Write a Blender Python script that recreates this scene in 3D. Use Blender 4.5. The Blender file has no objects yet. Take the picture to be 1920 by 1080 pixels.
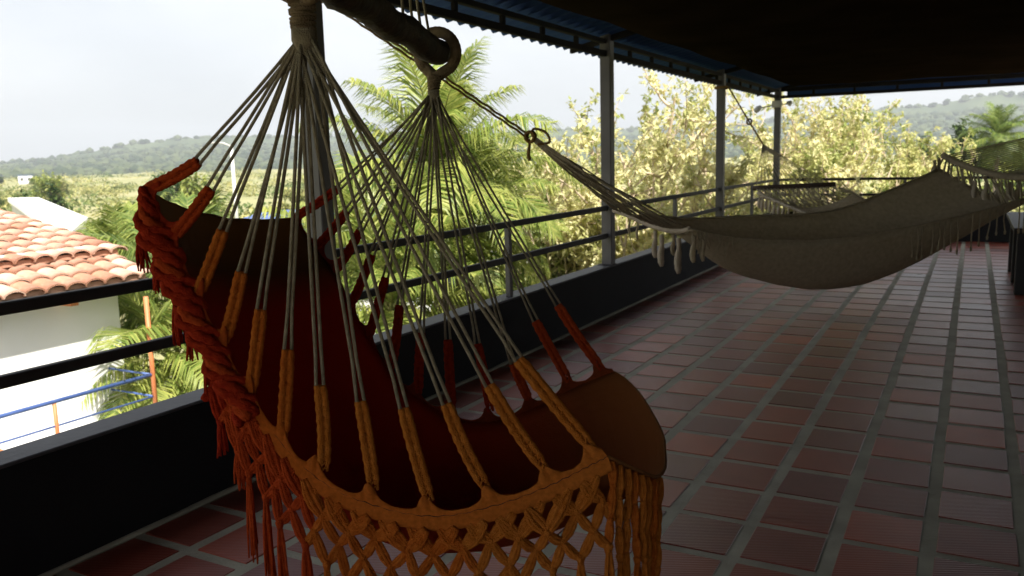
import bpy, math, random
import numpy as np
from mathutils import Vector, Matrix, noise as mnoise
R = math.radians
rng = random.Random(7)
scene = bpy.context.scene
COL = scene.collection

# ------------------------------------------------------------------ camera
FPX, YAW, PIT, ROL = 1584.12, R(28.6214), R(8.6677), R(-1.5199)
EYE = Vector((0, 0, 1.45))
_fwd = Vector((-math.sin(YAW)*math.cos(PIT), math.cos(YAW)*math.cos(PIT), -math.sin(PIT)))
_r = Vector((math.cos(YAW), math.sin(YAW), 0)); _u = _r.cross(_fwd)
_r2 = _r*math.cos(ROL) + _u*math.sin(ROL); _u2 = -_r*math.sin(ROL) + _u*math.cos(ROL)
cam = bpy.data.cameras.new('camera'); camo = bpy.data.objects.new('camera', cam); COL.objects.link(camo)
m = Matrix(((_r2.x, _u2.x, -_fwd.x, EYE.x), (_r2.y, _u2.y, -_fwd.y, EYE.y), (_r2.z, _u2.z, -_fwd.z, EYE.z), (0, 0, 0, 1)))
camo.matrix_world = m
cam.sensor_width = 36; cam.lens = FPX/1920*36; cam.clip_start = .05; cam.clip_end = 8000
cam.dof.use_dof = True; cam.dof.focus_distance = 2.2; cam.dof.aperture_fstop = 6.5
scene.camera = camo

def ray(x, y): return _fwd + _r2*((x-960)/FPX) - _u2*((y-540)/FPX)
def at(x, y, d): return EYE + ray(x, y)*d                 # a point of the place, d metres in front of the camera
def onX(x, y, X): r = ray(x, y); return EYE + r*((X-EYE.x)/r.x)

# ------------------------------------------------------------------ world, sun, exposure
SUN_DIR = Vector((.58, -.42, .86)).normalized()          # towards the sun: behind the viewer's right shoulder
sun_el = math.asin(SUN_DIR.z); sun_az = math.atan2(SUN_DIR.x, SUN_DIR.y)
w = bpy.data.worlds.new('World'); scene.world = w; w.use_nodes = True
nt = w.node_tree; nt.nodes.clear()
def N(t, tree=None, **k):
    n = (tree or nt).nodes.new(t)
    for a, b in k.items(): setattr(n, a, b)
    return n
out = N('ShaderNodeOutputWorld'); bg = N('ShaderNodeBackground')
sky = N('ShaderNodeTexSky', sky_type='NISHITA', sun_disc=False, sun_elevation=sun_el, sun_rotation=sun_az, air_density=1.2, dust_density=3.0, ozone_density=1.0)
tc = N('ShaderNodeTexCoord'); mp = N('ShaderNodeMapping'); mp.inputs['Scale'].default_value = (1.0, 1.0, 2.6)
n1 = N('ShaderNodeTexNoise'); n1.inputs['Scale'].default_value = 1.7; n1.inputs['Detail'].default_value = 5; n1.inputs['Roughness'].default_value = .45
cr = N('ShaderNodeValToRGB')
cr.color_ramp.elements[0].position = .38; cr.color_ramp.elements[0].color = (3.4, 3.55, 3.85, 1)
cr.color_ramp.elements[1].position = .62; cr.color_ramp.elements[1].color = (5.1, 5.15, 5.3, 1)
mx = N('ShaderNodeMixRGB'); mx.inputs['Fac'].default_value = .86
nt.links.new(tc.outputs['Generated'], mp.inputs['Vector']); nt.links.new(mp.outputs['Vector'], n1.inputs['Vector'])
nt.links.new(n1.outputs['Fac'], cr.inputs['Fac']); nt.links.new(sky.outputs['Color'], mx.inputs['Color1'])
nt.links.new(cr.outputs['Color'], mx.inputs['Color2']); nt.links.new(mx.outputs['Color'], bg.inputs['Color'])
bg.inputs['Strength'].default_value = .1; nt.links.new(bg.outputs['Background'], out.inputs['Surface'])
sl = bpy.data.lights.new('sun', 'SUN'); sl.energy = 4.6; sl.angle = R(1.0); sl.color = (1, .95, .86)
so = bpy.data.objects.new('sun', sl); COL.objects.link(so); so.rotation_euler = SUN_DIR.to_track_quat('Z', 'Y').to_euler()
scene.view_settings.view_transform = 'Standard'; scene.view_settings.look = 'None'; scene.view_settings.gamma = 1
scene.view_settings.use_curve_mapping = False; scene.view_settings.exposure = 1.2
scene.cycles.max_bounces = 8; scene.cycles.transparent_max_bounces = 12; scene.cycles.diffuse_bounces = 4
scene.cycles.volume_bounces = 0; scene.cycles.use_denoising = True

# ------------------------------------------------------------------ helpers
def tag(o, label=None, cat=None, group=None, kind=None):
    if label: o['label'] = label
    if cat: o['category'] = cat
    if group: o['group'] = group
    if kind: o['kind'] = kind
    return o
def empty(name, loc, label=None, cat=None, group=None, rz=0):
    o = bpy.data.objects.new(name, None); COL.objects.link(o); o.location = loc; o.rotation_euler.z = rz; o.empty_display_size = .1
    return tag(o, label, cat, group)
def wmat(o): return (wmat(o.parent) @ o.matrix_parent_inverse @ o.matrix_basis) if o.parent else o.matrix_basis.copy()
class MB:
    def __init__(s): s.v = []; s.f = []; s.a = []; s.mi = []
    def add(s, vs, fs, a=0.0, mi=0):
        k = len(s.v); s.v += [tuple(p) for p in vs]; s.f += [tuple(i+k for i in f) for f in fs]
        s.a += (list(a) if hasattr(a, '__len__') else [a]*len(vs)); s.mi += [mi]*len(fs); return s
    def box(s, lo, hi, a=0.0, mi=0):
        x0, y0, z0 = lo; x1, y1, z1 = hi
        return s.add([(x0,y0,z0),(x1,y0,z0),(x1,y1,z0),(x0,y1,z0),(x0,y0,z1),(x1,y0,z1),(x1,y1,z1),(x0,y1,z1)],
                     [(3,2,1,0),(4,5,6,7),(0,1,5,4),(1,2,6,5),(2,3,7,6),(3,0,4,7)], a, mi)
    def bbox(s, lo, hi, b=.005, a=0.0):                    # box with bevelled top rim and vertical edges
        x0, y0, z0 = lo; x1, y1, z1 = hi
        def ring(i, z, c):
            xa, xb, ya, yb = x0+i, x1-i, y0+i, y1-i
            return [(xa+c,ya,z),(xb-c,ya,z),(xb,ya+c,z),(xb,yb-c,z),(xb-c,yb,z),(xa+c,yb,z),(xa,yb-c,z),(xa,ya+c,z)]
        vs = ring(b, z0, b)+ring(0, z0+b, b)+ring(0, z1-b, b)+ring(b, z1, b)
        fs = [tuple(range(7, -1, -1)), tuple(range(24, 32))]
        for r in range(3):
            for i in range(8): fs.append((r*8+i, r*8+(i+1) % 8, r*8+8+(i+1) % 8, r*8+8+i))
        return s.add(vs, fs, a)
    def tube(s, pts, rad, n=6, cap=True, a=0.0, bump=None, mi=0, flat=1.0):
        pts = [Vector(p) for p in pts]; L = len(pts)
        rad = rad if hasattr(rad, '__len__') else [rad]*L
        t0 = (pts[1]-pts[0]).normalized()
        up = Vector((0,0,1)) if abs(t0.z) < .9 else Vector((0,1,0))
        nrm = (up - t0*up.dot(t0)).normalized()
        vs = []
        for i, p in enumerate(pts):
            t = (pts[min(i+1, L-1)]-pts[max(i-1, 0)])
            if t.length < 1e-9: t = t0
            t = t.normalized(); nrm = nrm - t*nrm.dot(t)
            if nrm.length < 1e-6: nrm = t.orthogonal()
            nrm.normalize(); bn = t.cross(nrm)
            for k in range(n):
                an = 2*math.pi*k/n; r = rad[i]*(bump(i, k) if bump else 1)
                vs.append(p + nrm*(math.cos(an)*r*flat) + bn*(math.sin(an)*r))
        fs = [(i*n+k, i*n+(k+1) % n, (i+1)*n+(k+1) % n, (i+1)*n+k) for i in range(L-1) for k in range(n)]
        if cap: fs += [tuple(range(n-1, -1, -1)), tuple((L-1)*n+k for k in range(n))]
        return s.add(vs, fs, a, mi)
    def build(s, name, mats, parent=None, smooth=True, loc=None):
        me = bpy.data.meshes.new(name); me.from_pydata(s.v, [], s.f)
        if any(s.a): me.attributes.new('rnd', 'FLOAT', 'POINT').data.foreach_set('value', s.a)
        for mt in (mats if isinstance(mats, (list, tuple)) else [mats]): me.materials.append(mt)
        if any(s.mi): me.polygons.foreach_set('material_index', s.mi)
        if smooth: me.polygons.foreach_set('use_smooth', [True]*len(s.f))
        me.update()
        o = bpy.data.objects.new(name, me); COL.objects.link(o)
        if loc is not None: o.location = loc
        if parent is not None:
            o.parent = parent; o.matrix_parent_inverse = wmat(parent).inverted()
        return o
def link(me, name, parent=None, mw=None):                  # another object that shares a mesh
    o = bpy.data.objects.new(name, me); COL.objects.link(o)
    if mw is not None: o.matrix_basis = mw
    if parent is not None: o.parent = parent; o.matrix_parent_inverse = wmat(parent).inverted()
    return o
def catmull(P, n):
    P = np.array(P, float); m_ = len(P); o = []
    for i in range(n):
        u = i/(n-1)*(m_-1); k = min(int(u), m_-2); f = u-k
        p0, p1, p2, p3 = P[max(k-1,0)], P[k], P[k+1], P[min(k+2, m_-1)]
        o.append(.5*((2*p1)+(-p0+p2)*f+(2*p0-5*p1+4*p2-p3)*f*f+(-p0+3*p1-3*p2+p3)*f**3))
    return np.array(o)

def mat(name, c1, c2=None, rough=.7, scale=6, bump=0, bscale=60, spec=.4, attr=None, trans=0, coord='Object', detail=4, metal=0, wave=None, sheen=0, obrand=0, coat=0):
    """two-tone procedural surface: noise (or a per-piece value) blends c1 to c2"""
    mt = bpy.data.materials.new(name); mt.use_nodes = True; t = mt.node_tree; t.nodes.clear(); L = t.links.new
    o = N('ShaderNodeOutputMaterial', t); p = N('ShaderNodeBsdfPrincipled', t)
    p.inputs['Roughness'].default_value = rough; p.inputs['Specular IOR Level'].default_value = spec; p.inputs['Metallic'].default_value = metal
    if sheen: p.inputs['Sheen Weight'].default_value = sheen
    tc = N('ShaderNodeTexCoord', t); no = N('ShaderNodeTexNoise', t); no.inputs['Scale'].default_value = scale; no.inputs['Detail'].default_value = detail
    L(tc.outputs[coord], no.inputs['Vector'])
    ramp = N('ShaderNodeValToRGB', t)
    ramp.color_ramp.elements[0].position = .3; ramp.color_ramp.elements[1].position = .7
    ramp.color_ramp.elements[0].color = (*c1, 1); ramp.color_ramp.elements[1].color = (*(c2 or c1), 1)
    fac = no.outputs['Fac']
    if attr or obrand:
        if attr: at_ = N('ShaderNodeAttribute', t, attribute_name='rnd'); src = at_.outputs['Fac']
        else: src = N('ShaderNodeObjectInfo', t).outputs['Random']
        mm = N('ShaderNodeMath', t, operation='MULTIPLY_ADD'); mm.inputs[1].default_value = .55; L(src, mm.inputs[0])
        m2 = N('ShaderNodeMath', t, operation='MULTIPLY'); m2.inputs[1].default_value = .45; L(fac, m2.inputs[0]); L(m2.outputs[0], mm.inputs[2]); fac = mm.outputs[0]
    L(fac, ramp.inputs['Fac']); L(ramp.outputs['Color'], p.inputs['Base Color'])
    if bump or wave:
        bn = N('ShaderNodeBump', t); bn.inputs['Strength'].default_value = bump or .3; bn.inputs['Distance'].default_value = .01
        nb = N('ShaderNodeTexNoise', t); nb.inputs['Scale'].default_value = bscale; nb.inputs['Detail'].default_value = 4; L(tc.outputs[coord], nb.inputs['Vector'])
        h = nb.outputs['Fac']
        if wave:
            wv = N('ShaderNodeTexWave', t, wave_type='BANDS', bands_direction=wave[0]); wv.inputs['Scale'].default_value = wave[1]; wv.inputs['Distortion'].default_value = wave[2]
            L(tc.outputs[coord], wv.inputs['Vector'])
            ad = N('ShaderNodeMath', t, operation='ADD'); L(h, ad.inputs[0]); L(wv.outputs['Fac'], ad.inputs[1]); h = ad.outputs[0]
        L(h, bn.inputs['Height']); L(bn.outputs['Normal'], p.inputs['Normal'])
    if trans:
        tr = N('ShaderNodeBsdfTranslucent', t); ms = N('ShaderNodeMixShader', t); ms.inputs[0].default_value = trans
        L(ramp.outputs['Color'], tr.inputs['Color']); L(p.outputs[0], ms.inputs[1]); L(tr.outputs[0], ms.inputs[2]); L(ms.outputs[0], o.inputs['Surface'])
    else: L(p.outputs[0], o.inputs['Surface'])
    return mt

M = dict(
 ground=mat('ground', (.20,.22,.08), (.34,.31,.16), .95, .03, detail=8),
 hills=mat('hill_forest', (.035,.06,.025), (.09,.12,.05), .95, .02, detail=8),
 canopy=mat('canopy', (.018,.036,.014), (.075,.095,.038), .9, .05, attr=1),
 mortar=mat('mortar', (.26,.245,.19), (.38,.36,.28), .8, 5, bump=.4, bscale=70),
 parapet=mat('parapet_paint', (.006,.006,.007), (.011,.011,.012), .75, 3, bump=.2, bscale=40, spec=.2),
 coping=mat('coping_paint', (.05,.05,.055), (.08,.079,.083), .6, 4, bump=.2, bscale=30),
 post=mat('post_paint', (.065,.06,.062), (.10,.096,.096), .5, 2.5, bump=.08, bscale=25),
 rail=mat('rail_paint', (.024,.021,.021), (.042,.038,.037), .6, 6, bump=.05, spec=.2),
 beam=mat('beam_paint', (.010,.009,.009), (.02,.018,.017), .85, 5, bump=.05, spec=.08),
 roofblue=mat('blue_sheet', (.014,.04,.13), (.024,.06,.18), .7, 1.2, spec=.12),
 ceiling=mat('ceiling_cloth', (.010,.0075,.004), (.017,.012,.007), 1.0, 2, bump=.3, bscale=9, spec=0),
 wallin=mat('added_wall_grey', (.10,.095,.09), (.13,.125,.12), .85, 2, bump=.1),
 bark=mat('bar_wood', (.022,.014,.008), (.07,.045,.02), .75, 14, bump=.9, bscale=45),
 cord=mat('cotton_cord', (.26,.22,.145), (.42,.36,.25), .9, 60, bump=.8, bscale=380, spec=.1, sheen=.1),
 cordw=mat('binding_yarn', (.17,.125,.075), (.31,.235,.15), .9, 40, bump=.8, bscale=300, spec=.1),
 rope=mat('tie_rope', (.17,.10,.035), (.30,.19,.07), .85, 60, bump=.8, bscale=300, spec=.1),
 cream=mat('hammock_cotton', (.47,.41,.29), (.60,.53,.39), .92, 45, bump=.35, bscale=170, spec=.05, trans=.45, wave=('Z', 55, 2.5)),
 creamw=mat('hammock_roll', (.42,.36,.27), (.58,.50,.39), .9, 20, bump=.5, bscale=160, spec=.1, trans=.15),
 darkbar=mat('spreader_wood', (.03,.018,.01), (.06,.035,.02), .6, 10, bump=.3),
 black=mat('black_wood', (.010,.009,.008), (.02,.018,.016), .55, 5, bump=.3, bscale=30),
 whitewall=mat('white_render', (.70,.70,.69), (.80,.80,.79), .85, 1.2, bump=.1, bscale=30),
 bluepaint=mat('blue_paint', (.05,.10,.30), (.09,.15,.38), .45, 6, bump=.05),
 orangepaint=mat('orange_paint', (.50,.16,.06), (.60,.22,.09), .5, 6, bump=.05),
 terracotta=mat('terracotta', (.42,.20,.125), (.66,.43,.32), .8, 9, bump=.4, bscale=40, obrand=1),
 darkwood=mat('rafter_wood', (.05,.035,.025), (.09,.06,.04), .8, 8),
 palm=mat('palm_leaf', (.13,.21,.035), (.44,.46,.12), .4, 2.2, attr=1, trans=.4),
 palmdark=mat('palm_leaf_deep', (.05,.11,.02), (.24,.29,.06), .45, 2.2, attr=1, trans=.3),
 palmstem=mat('palm_stem', (.14,.17,.05), (.30,.28,.10), .6, 8),
 palmtrunk=mat('palm_trunk', (.15,.12,.09), (.26,.22,.17), .9, 6, bump=.7, bscale=20),
 yleaf=mat('yellow_leaf', (.44,.45,.17), (.82,.76,.44), .5, 1.1, attr=1, trans=.4),
 ygleaf=mat('yellow_green_leaf', (.26,.31,.08), (.66,.63,.28), .5, 1.1, attr=1, trans=.4),
 gleaf=mat('green_leaf', (.10,.16,.03), (.34,.37,.09), .5, 1.0, attr=1, trans=.35),
 dleaf=mat('dark_leaf', (.03,.065,.015), (.10,.15,.035), .5, 1.0, attr=1, trans=.3),
 sleaf=mat('scrub_leaf', (.09,.14,.03), (.46,.43,.17), .6, .15, attr=1, trans=.3),
 branch=mat('branch_bark', (.42,.33,.23), (.62,.50,.37), .9, 5, bump=.5, bscale=25),
 trunk=mat('tree_bark', (.12,.09,.06), (.22,.17,.12), .9, 4, bump=.6, bscale=20),
 concrete=mat('pale_concrete', (.50,.50,.47), (.62,.61,.58), .85, 3, bump=.1),
 glass=mat('dark_window', (.03,.035,.04), (.05,.055,.06), .15, 2, spec=.6),
 lamp=mat('lamp_housing', (.35,.35,.34), (.45,.45,.44), .4, 8),
)
def yarn(name, c1, c2): return mat(name, c1, c2, .9, 90, bump=.9, bscale=420, spec=.03)
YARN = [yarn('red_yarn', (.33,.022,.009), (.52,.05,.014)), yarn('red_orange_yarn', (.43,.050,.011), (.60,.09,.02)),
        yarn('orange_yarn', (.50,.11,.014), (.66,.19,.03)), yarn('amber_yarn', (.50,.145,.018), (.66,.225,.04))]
# ------------------------------------------------------------------ land, hills
NG = 96; gm = MB()
radii = [0, 12, 25, 45, 70, 110, 170, 260, 400, 620, 950, 1500, 2300, 3200]
vs = [(0, 0, -3.0)]; fs = []
for j, rr in enumerate(radii[1:]):
    for i in range(NG):
        an = 2*math.pi*i/NG; x, y = rr*math.cos(an), rr*math.sin(an)
        z = -3.0 + (mnoise.noise(Vector((x*.01, y*.01, 0)))*min(2.5, rr*.008) if rr > 30 else 0)
        vs.append((x, y, z))
for i in range(NG): fs.append((0, 1+i, 1+(i+1) % NG))
for j in range(len(radii)-2):
    for i in range(NG): a, b = 1+j*NG, 1+(j+1)*NG; fs.append((a+i, b+i, b+(i+1) % NG, a+(i+1) % NG))
gm.add(vs, fs); ground = tag(gm.build('ground', M['ground']), kind='structure')

def ridge(az):            # height of the hill crest in metres by compass bearing from the terrace (degrees left of +Y)
    pts = [(-70,50),(-30,60),(-8,72),(-1,78),(3,66),(9,54),(16,46),(25,46),(34,42),(42,44),(48,45),(52,38),(54.5,27),(58,16),(61,10),(70,8),(95,15),(130,20)]
    for (a, h), (b, g) in zip(pts, pts[1:]):
        if a <= az <= b: f = (az-a)/(b-a); f = f*f*(3-2*f); return h+(g-h)*f
    return 30
hm = MB(); vs = []; fs = []; NA, NR = 260, 26; blobs = []
for i in range(NA):
    az = -60+180*i/(NA-1); an = R(90+az); h = ridge(az)
    for j in range(NR):
        t = j/(NR-1); rr = 760 + 1300*t
        prof = math.sin(math.pi*min(1, t*1.05)*.5)**1.6 if t < .62 else 1-.25*(t-.62)
        x, y = rr*math.cos(an), rr*math.sin(an)
        z = -4 + (h+4)*prof*1.1*(1+.10*mnoise.noise(Vector((x*.003, y*.003, 1.3)))) + 5*prof*mnoise.noise(Vector((x*.02, y*.02, 4)))
        vs.append((x, y, z))
        if -12 < az < 72 and 0 < j < 19:
            for q in range(3):
                if rng.random() < .9: blobs.append((x+rng.uniform(-16, 16), y+rng.uniform(-16, 16), z, rr))
for i in range(NA-1):
    for j in range(NR-1): a = i*NR+j; fs.append((a, a+NR, a+NR+1, a+1))
hm.add(vs, fs); tag(hm.build('hills', M['hills']), kind='structure')
# forest on the hills: faceted crowns that read as one wooded mass
import bmesh
bm = bmesh.new(); bmesh.ops.create_icosphere(bm, subdivisions=1, radius=1); ICO = ([v.co.copy() for v in bm.verts], [tuple(v.index for v in f.verts) for f in bm.faces]); bm.free()
fm = MB()
for (x, y, z, rr) in blobs:
    s_ = rng.uniform(3.0, 7.5); sz = s_*rng.uniform(.5, .9); a = rng.random()
    fm.add([(x+v.x*s_*rng.uniform(.8, 1.2), y+v.y*s_*rng.uniform(.8, 1.2), z+v.z*sz*rng.uniform(.8, 1.2)+sz*.3) for v in ICO[0]], ICO[1], a)
tag(fm.build('hill_forest', M['canopy'], smooth=False), 'dull green woodland covering the hazy distant hills', 'forest', kind='stuff')
#--SECTION-2--
# ------------------------------------------------------------------ terrace: floor, parapets, rails, posts, roof
XI, YF, YB, XR = -2.9, 14.85, -3.4, 3.0       # inner parapet face, far parapet face, back wall, added right wall
fl = MB(); fl.box((XI-.145, YB, -.26), (XR+.2, YF+.145, -.0035)); floor = tag(fl.build('floor', M['mortar'], smooth=False), kind='structure')
def tile_mat(name, attr):
    mt = bpy.data.materials.new(name); mt.use_nodes = True; t = mt.node_tree; L = t.links.new; p = t.nodes['Principled BSDF']
    src = (N('ShaderNodeAttribute', t, attribute_name='rnd').outputs['Fac'] if attr else N('ShaderNodeObjectInfo', t).outputs['Random'])
    geo = N('ShaderNodeNewGeometry', t)
    ra = N('ShaderNodeValToRGB', t); e = ra.color_ramp.elements
    e[0].color = (.13,.024,.018,1); e[1].color = (.37,.085,.038,1)
    x = e.new(.45); x.color = (.30,.058,.028,1); x = e.new(.8); x.color = (.16,.05,.042,1)
    L(src, ra.inputs['Fac'])
    no = N('ShaderNodeTexNoise', t); no.inputs['Scale'].default_value = 7; no.inputs['Detail'].default_value = 6; L(geo.outputs['Position'], no.inputs['Vector'])
    mr = N('ShaderNodeMapRange', t); mr.inputs['To Min'].default_value = .72; mr.inputs['To Max'].default_value = 1.25; L(no.outputs['Fac'], mr.inputs['Value'])
    mul = N('ShaderNodeMixRGB', t, blend_type='MULTIPLY'); mul.inputs['Fac'].default_value = 1
    L(ra.outputs['Color'], mul.inputs['Color1']); L(mr.outputs[0], mul.inputs['Color2']); L(mul.outputs[0], p.inputs['Base Color'])
    ro = N('ShaderNodeMapRange', t); ro.inputs['To Min'].default_value = .24; ro.inputs['To Max'].default_value = .44
    sm = N('ShaderNodeMath', t, operation='ADD'); hs = N('ShaderNodeMath', t, operation='MULTIPLY'); hs.inputs[1].default_value = .5
    L(src, hs.inputs[0]); n2 = N('ShaderNodeTexNoise', t); n2.inputs['Scale'].default_value = 1.6; n2.inputs['Detail'].default_value = 5; L(geo.outputs['Position'], n2.inputs['Vector'])
    hm_ = N('ShaderNodeMath', t, operation='MULTIPLY'); hm_.inputs[1].default_value = .5; L(n2.outputs['Fac'], hm_.inputs[0])
    L(hs.outputs[0], sm.inputs[0]); L(hm_.outputs[0], sm.inputs[1]); L(sm.outputs[0], ro.inputs['Value']); L(ro.outputs[0], p.inputs['Roughness'])
    mp = N('ShaderNodeMapping', t); mp.inputs['Rotation'].default_value = (0, 0, R(62)); L(geo.outputs['Position'], mp.inputs['Vector'])
    wv = N('ShaderNodeTexWave', t); wv.inputs['Scale'].default_value = 24; wv.inputs['Distortion'].default_value = .6; L(mp.outputs[0], wv.inputs['Vector'])
    bn = N('ShaderNodeBump', t); bn.inputs['Strength'].default_value = .2; bn.inputs['Distance'].default_value = .004; L(wv.outputs['Fac'], bn.inputs['Height']); L(bn.outputs[0], p.inputs['Normal'])
    p.inputs['Specular IOR Level'].default_value = .42
    return mt
TM, TMF = tile_mat('clay_tile', 0), tile_mat('clay_tile_far', 1)
TX, TY = .3125, .333; tw, tl = TX-.052, TY-.047
tb = MB(); tb.bbox((-tw/2, -tl/2, -.016), (tw/2, tl/2, 0), .0028); t0 = tb.build('tile', TM, floor, smooth=False); TILE = t0.data; bpy.data.objects.remove(t0)
cells = []
for c in range(-1, 19):
    off = rng.uniform(-.02, .02) + (.167 if c in (-1, 0) else 0)
    x = -2.58 + TX*(c+.5)
    if x > XR-.1 or c == -1 and False: continue
    for k in range(-24, 36):
        y = 3.9+off+TY*(k+.5)
        if y < YB+.2 or y > YF-.12: continue
        v = Vector((x, y, 0))-EYE; d = v.dot(_fwd)
        px = (960+FPX*v.dot(_r2)/d, 540-FPX*v.dot(_u2)/d) if d > .3 else (-9e3, 0)
        vis = -80 < px[0] < 2000 and px[1] < 1160 and d > .3
        cells.append((0 if vis else 1, d, x, y, c))
cells.sort(); far = MB()
for i, (nv, d, x, y, c) in enumerate(cells):
    jz = rng.uniform(-.0012, .0008); wfac = 1.0
    if x - tw/2 < XI+.012: wfac = 1-.02; 
    if i < 300 and not nv:
        mw = Matrix.Translation((x+rng.uniform(-.003, .003), y+rng.uniform(-.004, .004), jz)) @ Matrix.Rotation(rng.uniform(-.012, .012), 4, 'Z') @ Matrix.Rotation(rng.uniform(-.004, .004), 4, 'X') @ Matrix.Rotation(rng.uniform(-.004, .004), 4, 'Y')
        link(TILE, 'tile', floor, mw)
    else:
        tx, ty_ = rng.uniform(-.004, .004), rng.uniform(-.004, .004); k = len(far.v)
        far.bbox((x-tw/2, y-tl/2, -.016+jz), (x+tw/2, y+tl/2, jz), .004, rng.random())
        for q in range(k, len(far.v)):
            a_, b_, z_ = far.v[q]; far.v[q] = (a_, b_, z_+(a_-x)*tx+(b_-y)*ty_)
tf = far.build('tile_field', TMF, floor, smooth=False); tf['kind'] = 'stuff'

def wallthing(name, lo, hi, label):
    e_ = empty(name, (lo[0]/2+hi[0]/2, lo[1]/2+hi[1]/2, lo[2]), label, 'wall')
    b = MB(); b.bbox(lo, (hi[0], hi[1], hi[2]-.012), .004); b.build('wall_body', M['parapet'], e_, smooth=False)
    return e_
PH = .45
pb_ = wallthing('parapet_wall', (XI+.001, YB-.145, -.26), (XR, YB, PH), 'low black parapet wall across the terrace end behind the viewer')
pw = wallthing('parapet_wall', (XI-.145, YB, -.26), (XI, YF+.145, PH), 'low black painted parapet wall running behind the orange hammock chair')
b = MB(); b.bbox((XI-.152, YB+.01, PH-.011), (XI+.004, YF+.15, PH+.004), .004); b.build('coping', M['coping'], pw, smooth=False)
# uneven mortar fillet where tiles meet the wall
ff = MB(); nseg = 90
pts = [(XI+.006+.006*mnoise.noise(Vector((i*.6, 0, 0))), YB+(YF-YB)*i/nseg, -.004+.006*mnoise.noise(Vector((0, i*.7, 3)))) for i in range(nseg+1)]
ff.tube(pts, [.016+.006*mnoise.noise(Vector((i*.9, 4, 0))) for i in range(nseg+1)], 6); ff.build('mortar_fillet', M['mortar'], pw)
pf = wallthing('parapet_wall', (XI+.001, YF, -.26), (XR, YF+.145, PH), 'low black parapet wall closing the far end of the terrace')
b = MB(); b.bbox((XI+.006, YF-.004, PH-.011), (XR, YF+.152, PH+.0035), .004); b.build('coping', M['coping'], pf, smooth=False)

def rail(parent, p, q, z1, th=.034, hh=.045):
    b = MB(); lo = [min(p[i], q[i]) for i in range(2)]; hi = [max(p[i], q[i]) for i in range(2)]
    ax = 0 if hi[0]-lo[0] > hi[1]-lo[1] else 1; o_ = 1-ax
    lo[o_] -= th/2; hi[o_] += th/2
    b.bbox((lo[0], lo[1], z1-hh), (hi[0], hi[1], z1), .004); return b.build('rail', M['rail'], parent, smooth=False)
XC = XI-.05
posts_y = [-.62, 3.32, 7.25, 11.2, YF+.02]
spans = ['along the parapet before the post by the orange chair', 'seen through the cords of the orange chair',
         'just beyond the gathered end of the cream hammock', 'meeting the far corner post']
for i in range(4):
    ya, yb = posts_y[i]+.1+.001, posts_y[i+1]-.001
    e_ = empty('railing', (XC, (ya+yb)/2, PH), 'dark two bar metal railing ' + spans[i], 'railing', 'railing bays along the terrace edge')
    rail(e_, (XC, ya), (XC, yb), 1.005); rail(e_, (XC, ya), (XC, yb), .75)
    ym = (ya+yb)/2+.03
    b = MB(); b.bbox((XC-.02, ym-.022, PH+.0045), (XC+.02, ym+.022, .9595), .003); b.build('baluster', M['post'], e_, smooth=False)
e_ = empty('railing', (.2, YF+.06, PH), 'dark two bar metal railing across the far end of the terrace', 'railing', 'railing bays along the terrace edge')
rail(e_, (XI+.002, YF+.06), (XR, YF+.06), 1.005); rail(e_, (XI+.002, YF+.06), (XR, YF+.06), .75)
for xm in (-.95, 1.0): b = MB(); b.bbox((xm-.022, YF+.04, PH+.0045), (xm+.022, YF+.08, .9595), .003); b.build('baluster', M['post'], e_, smooth=False)
ZC = 2.335                                                 # underside of the eave beam
plabels = ['grey steel roof post standing by the parapet behind the viewer', 'grey steel roof post rising behind the cords of the orange chair',
           'grey steel roof post crossed by the gathered cords of the white hammock', 'grey steel roof post holding the tie rope of the hammock with the dark bar',
           'slim grey steel post at the far corner of the terrace, lamp at its top']
for y, lb in zip(posts_y, plabels):
    e_ = empty('roof_post', (XC, y+.05, PH), lb, 'post', 'roof posts along the parapet')
    b = MB(); b.bbox((XI-.1, y, PH+.0045), (XI, y+.1, ZC+.2), .006); b.build('shaft', M['post'], e_, smooth=False)
    b = MB(); b.bbox((XI-.13, y-.02, PH+.0042), (XI+.003, y+.12, PH+.012), .002); b.build('base_plate', M['rail'], e_, smooth=False)
# roof: corrugated blue sheet on lattice edge beams, dark lining below
XE, YE = -3.36, 15.35
roof = empty('terrace_roof', (0, 5, 2.4), 'low terrace roof of blue corrugated sheet with dark lining below', 'roof')
def roofz(x): return 2.455+.20*(x-XE)
b = MB(); PITCH = .165; n = int((YE+3.9)/PITCH*8)
xs = [XE, -2.6, -1.2, .6, 2.2, XR+.6]; vs = []; fs = []
for i in range(n+1):
    y = -3.9+i*PITCH/8; wv = .027*math.sin(2*math.pi*i/8)
    for x in xs: vs.append((x, y, roofz(x)+wv))
for i in range(n):
    for j in range(len(xs)-1): a = i*len(xs)+j; fs.append((a, a+1, a+len(xs)+1, a+len(xs)))
b.add(vs, fs); ro_ = b.build('corrugated_sheet', M['roofblue'], roof); sd = ro_.modifiers.new('thick', 'SOLIDIFY'); sd.thickness = .003
def chord(lo, hi, nm='beam_chord'): b = MB(); b.bbox(lo, hi, .004); return b.build(nm, M['beam'], roof, smooth=False)
chord((XI-.08, -3.7, ZC), (XI-.03, YF+.119, ZC+.05)); chord((XI-.08, -3.7, ZC+.112), (XI-.03, YF+.119, ZC+.15))
chord((XI-.029, YF+.04, ZC), (XR+.3, YF+.09, ZC+.05)); chord((XI-.029, YF+.04, ZC+.112), (XR+.3, YF+.09, ZC+.15))
y = -2.2
while y < YF-.2:
    if all(abs(y-(py+.05)) > .12 for py in posts_y): chord((XI-.072, y, ZC+.0502), (XI-.038, y+.04, ZC+.1118), 'strut')
    y += .63
x = XI+.5
while x < 1.4: chord((x, YF+.048, ZC+.0502), (x+.04, YF+.082, ZC+.1118), 'strut'); x += .63
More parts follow.
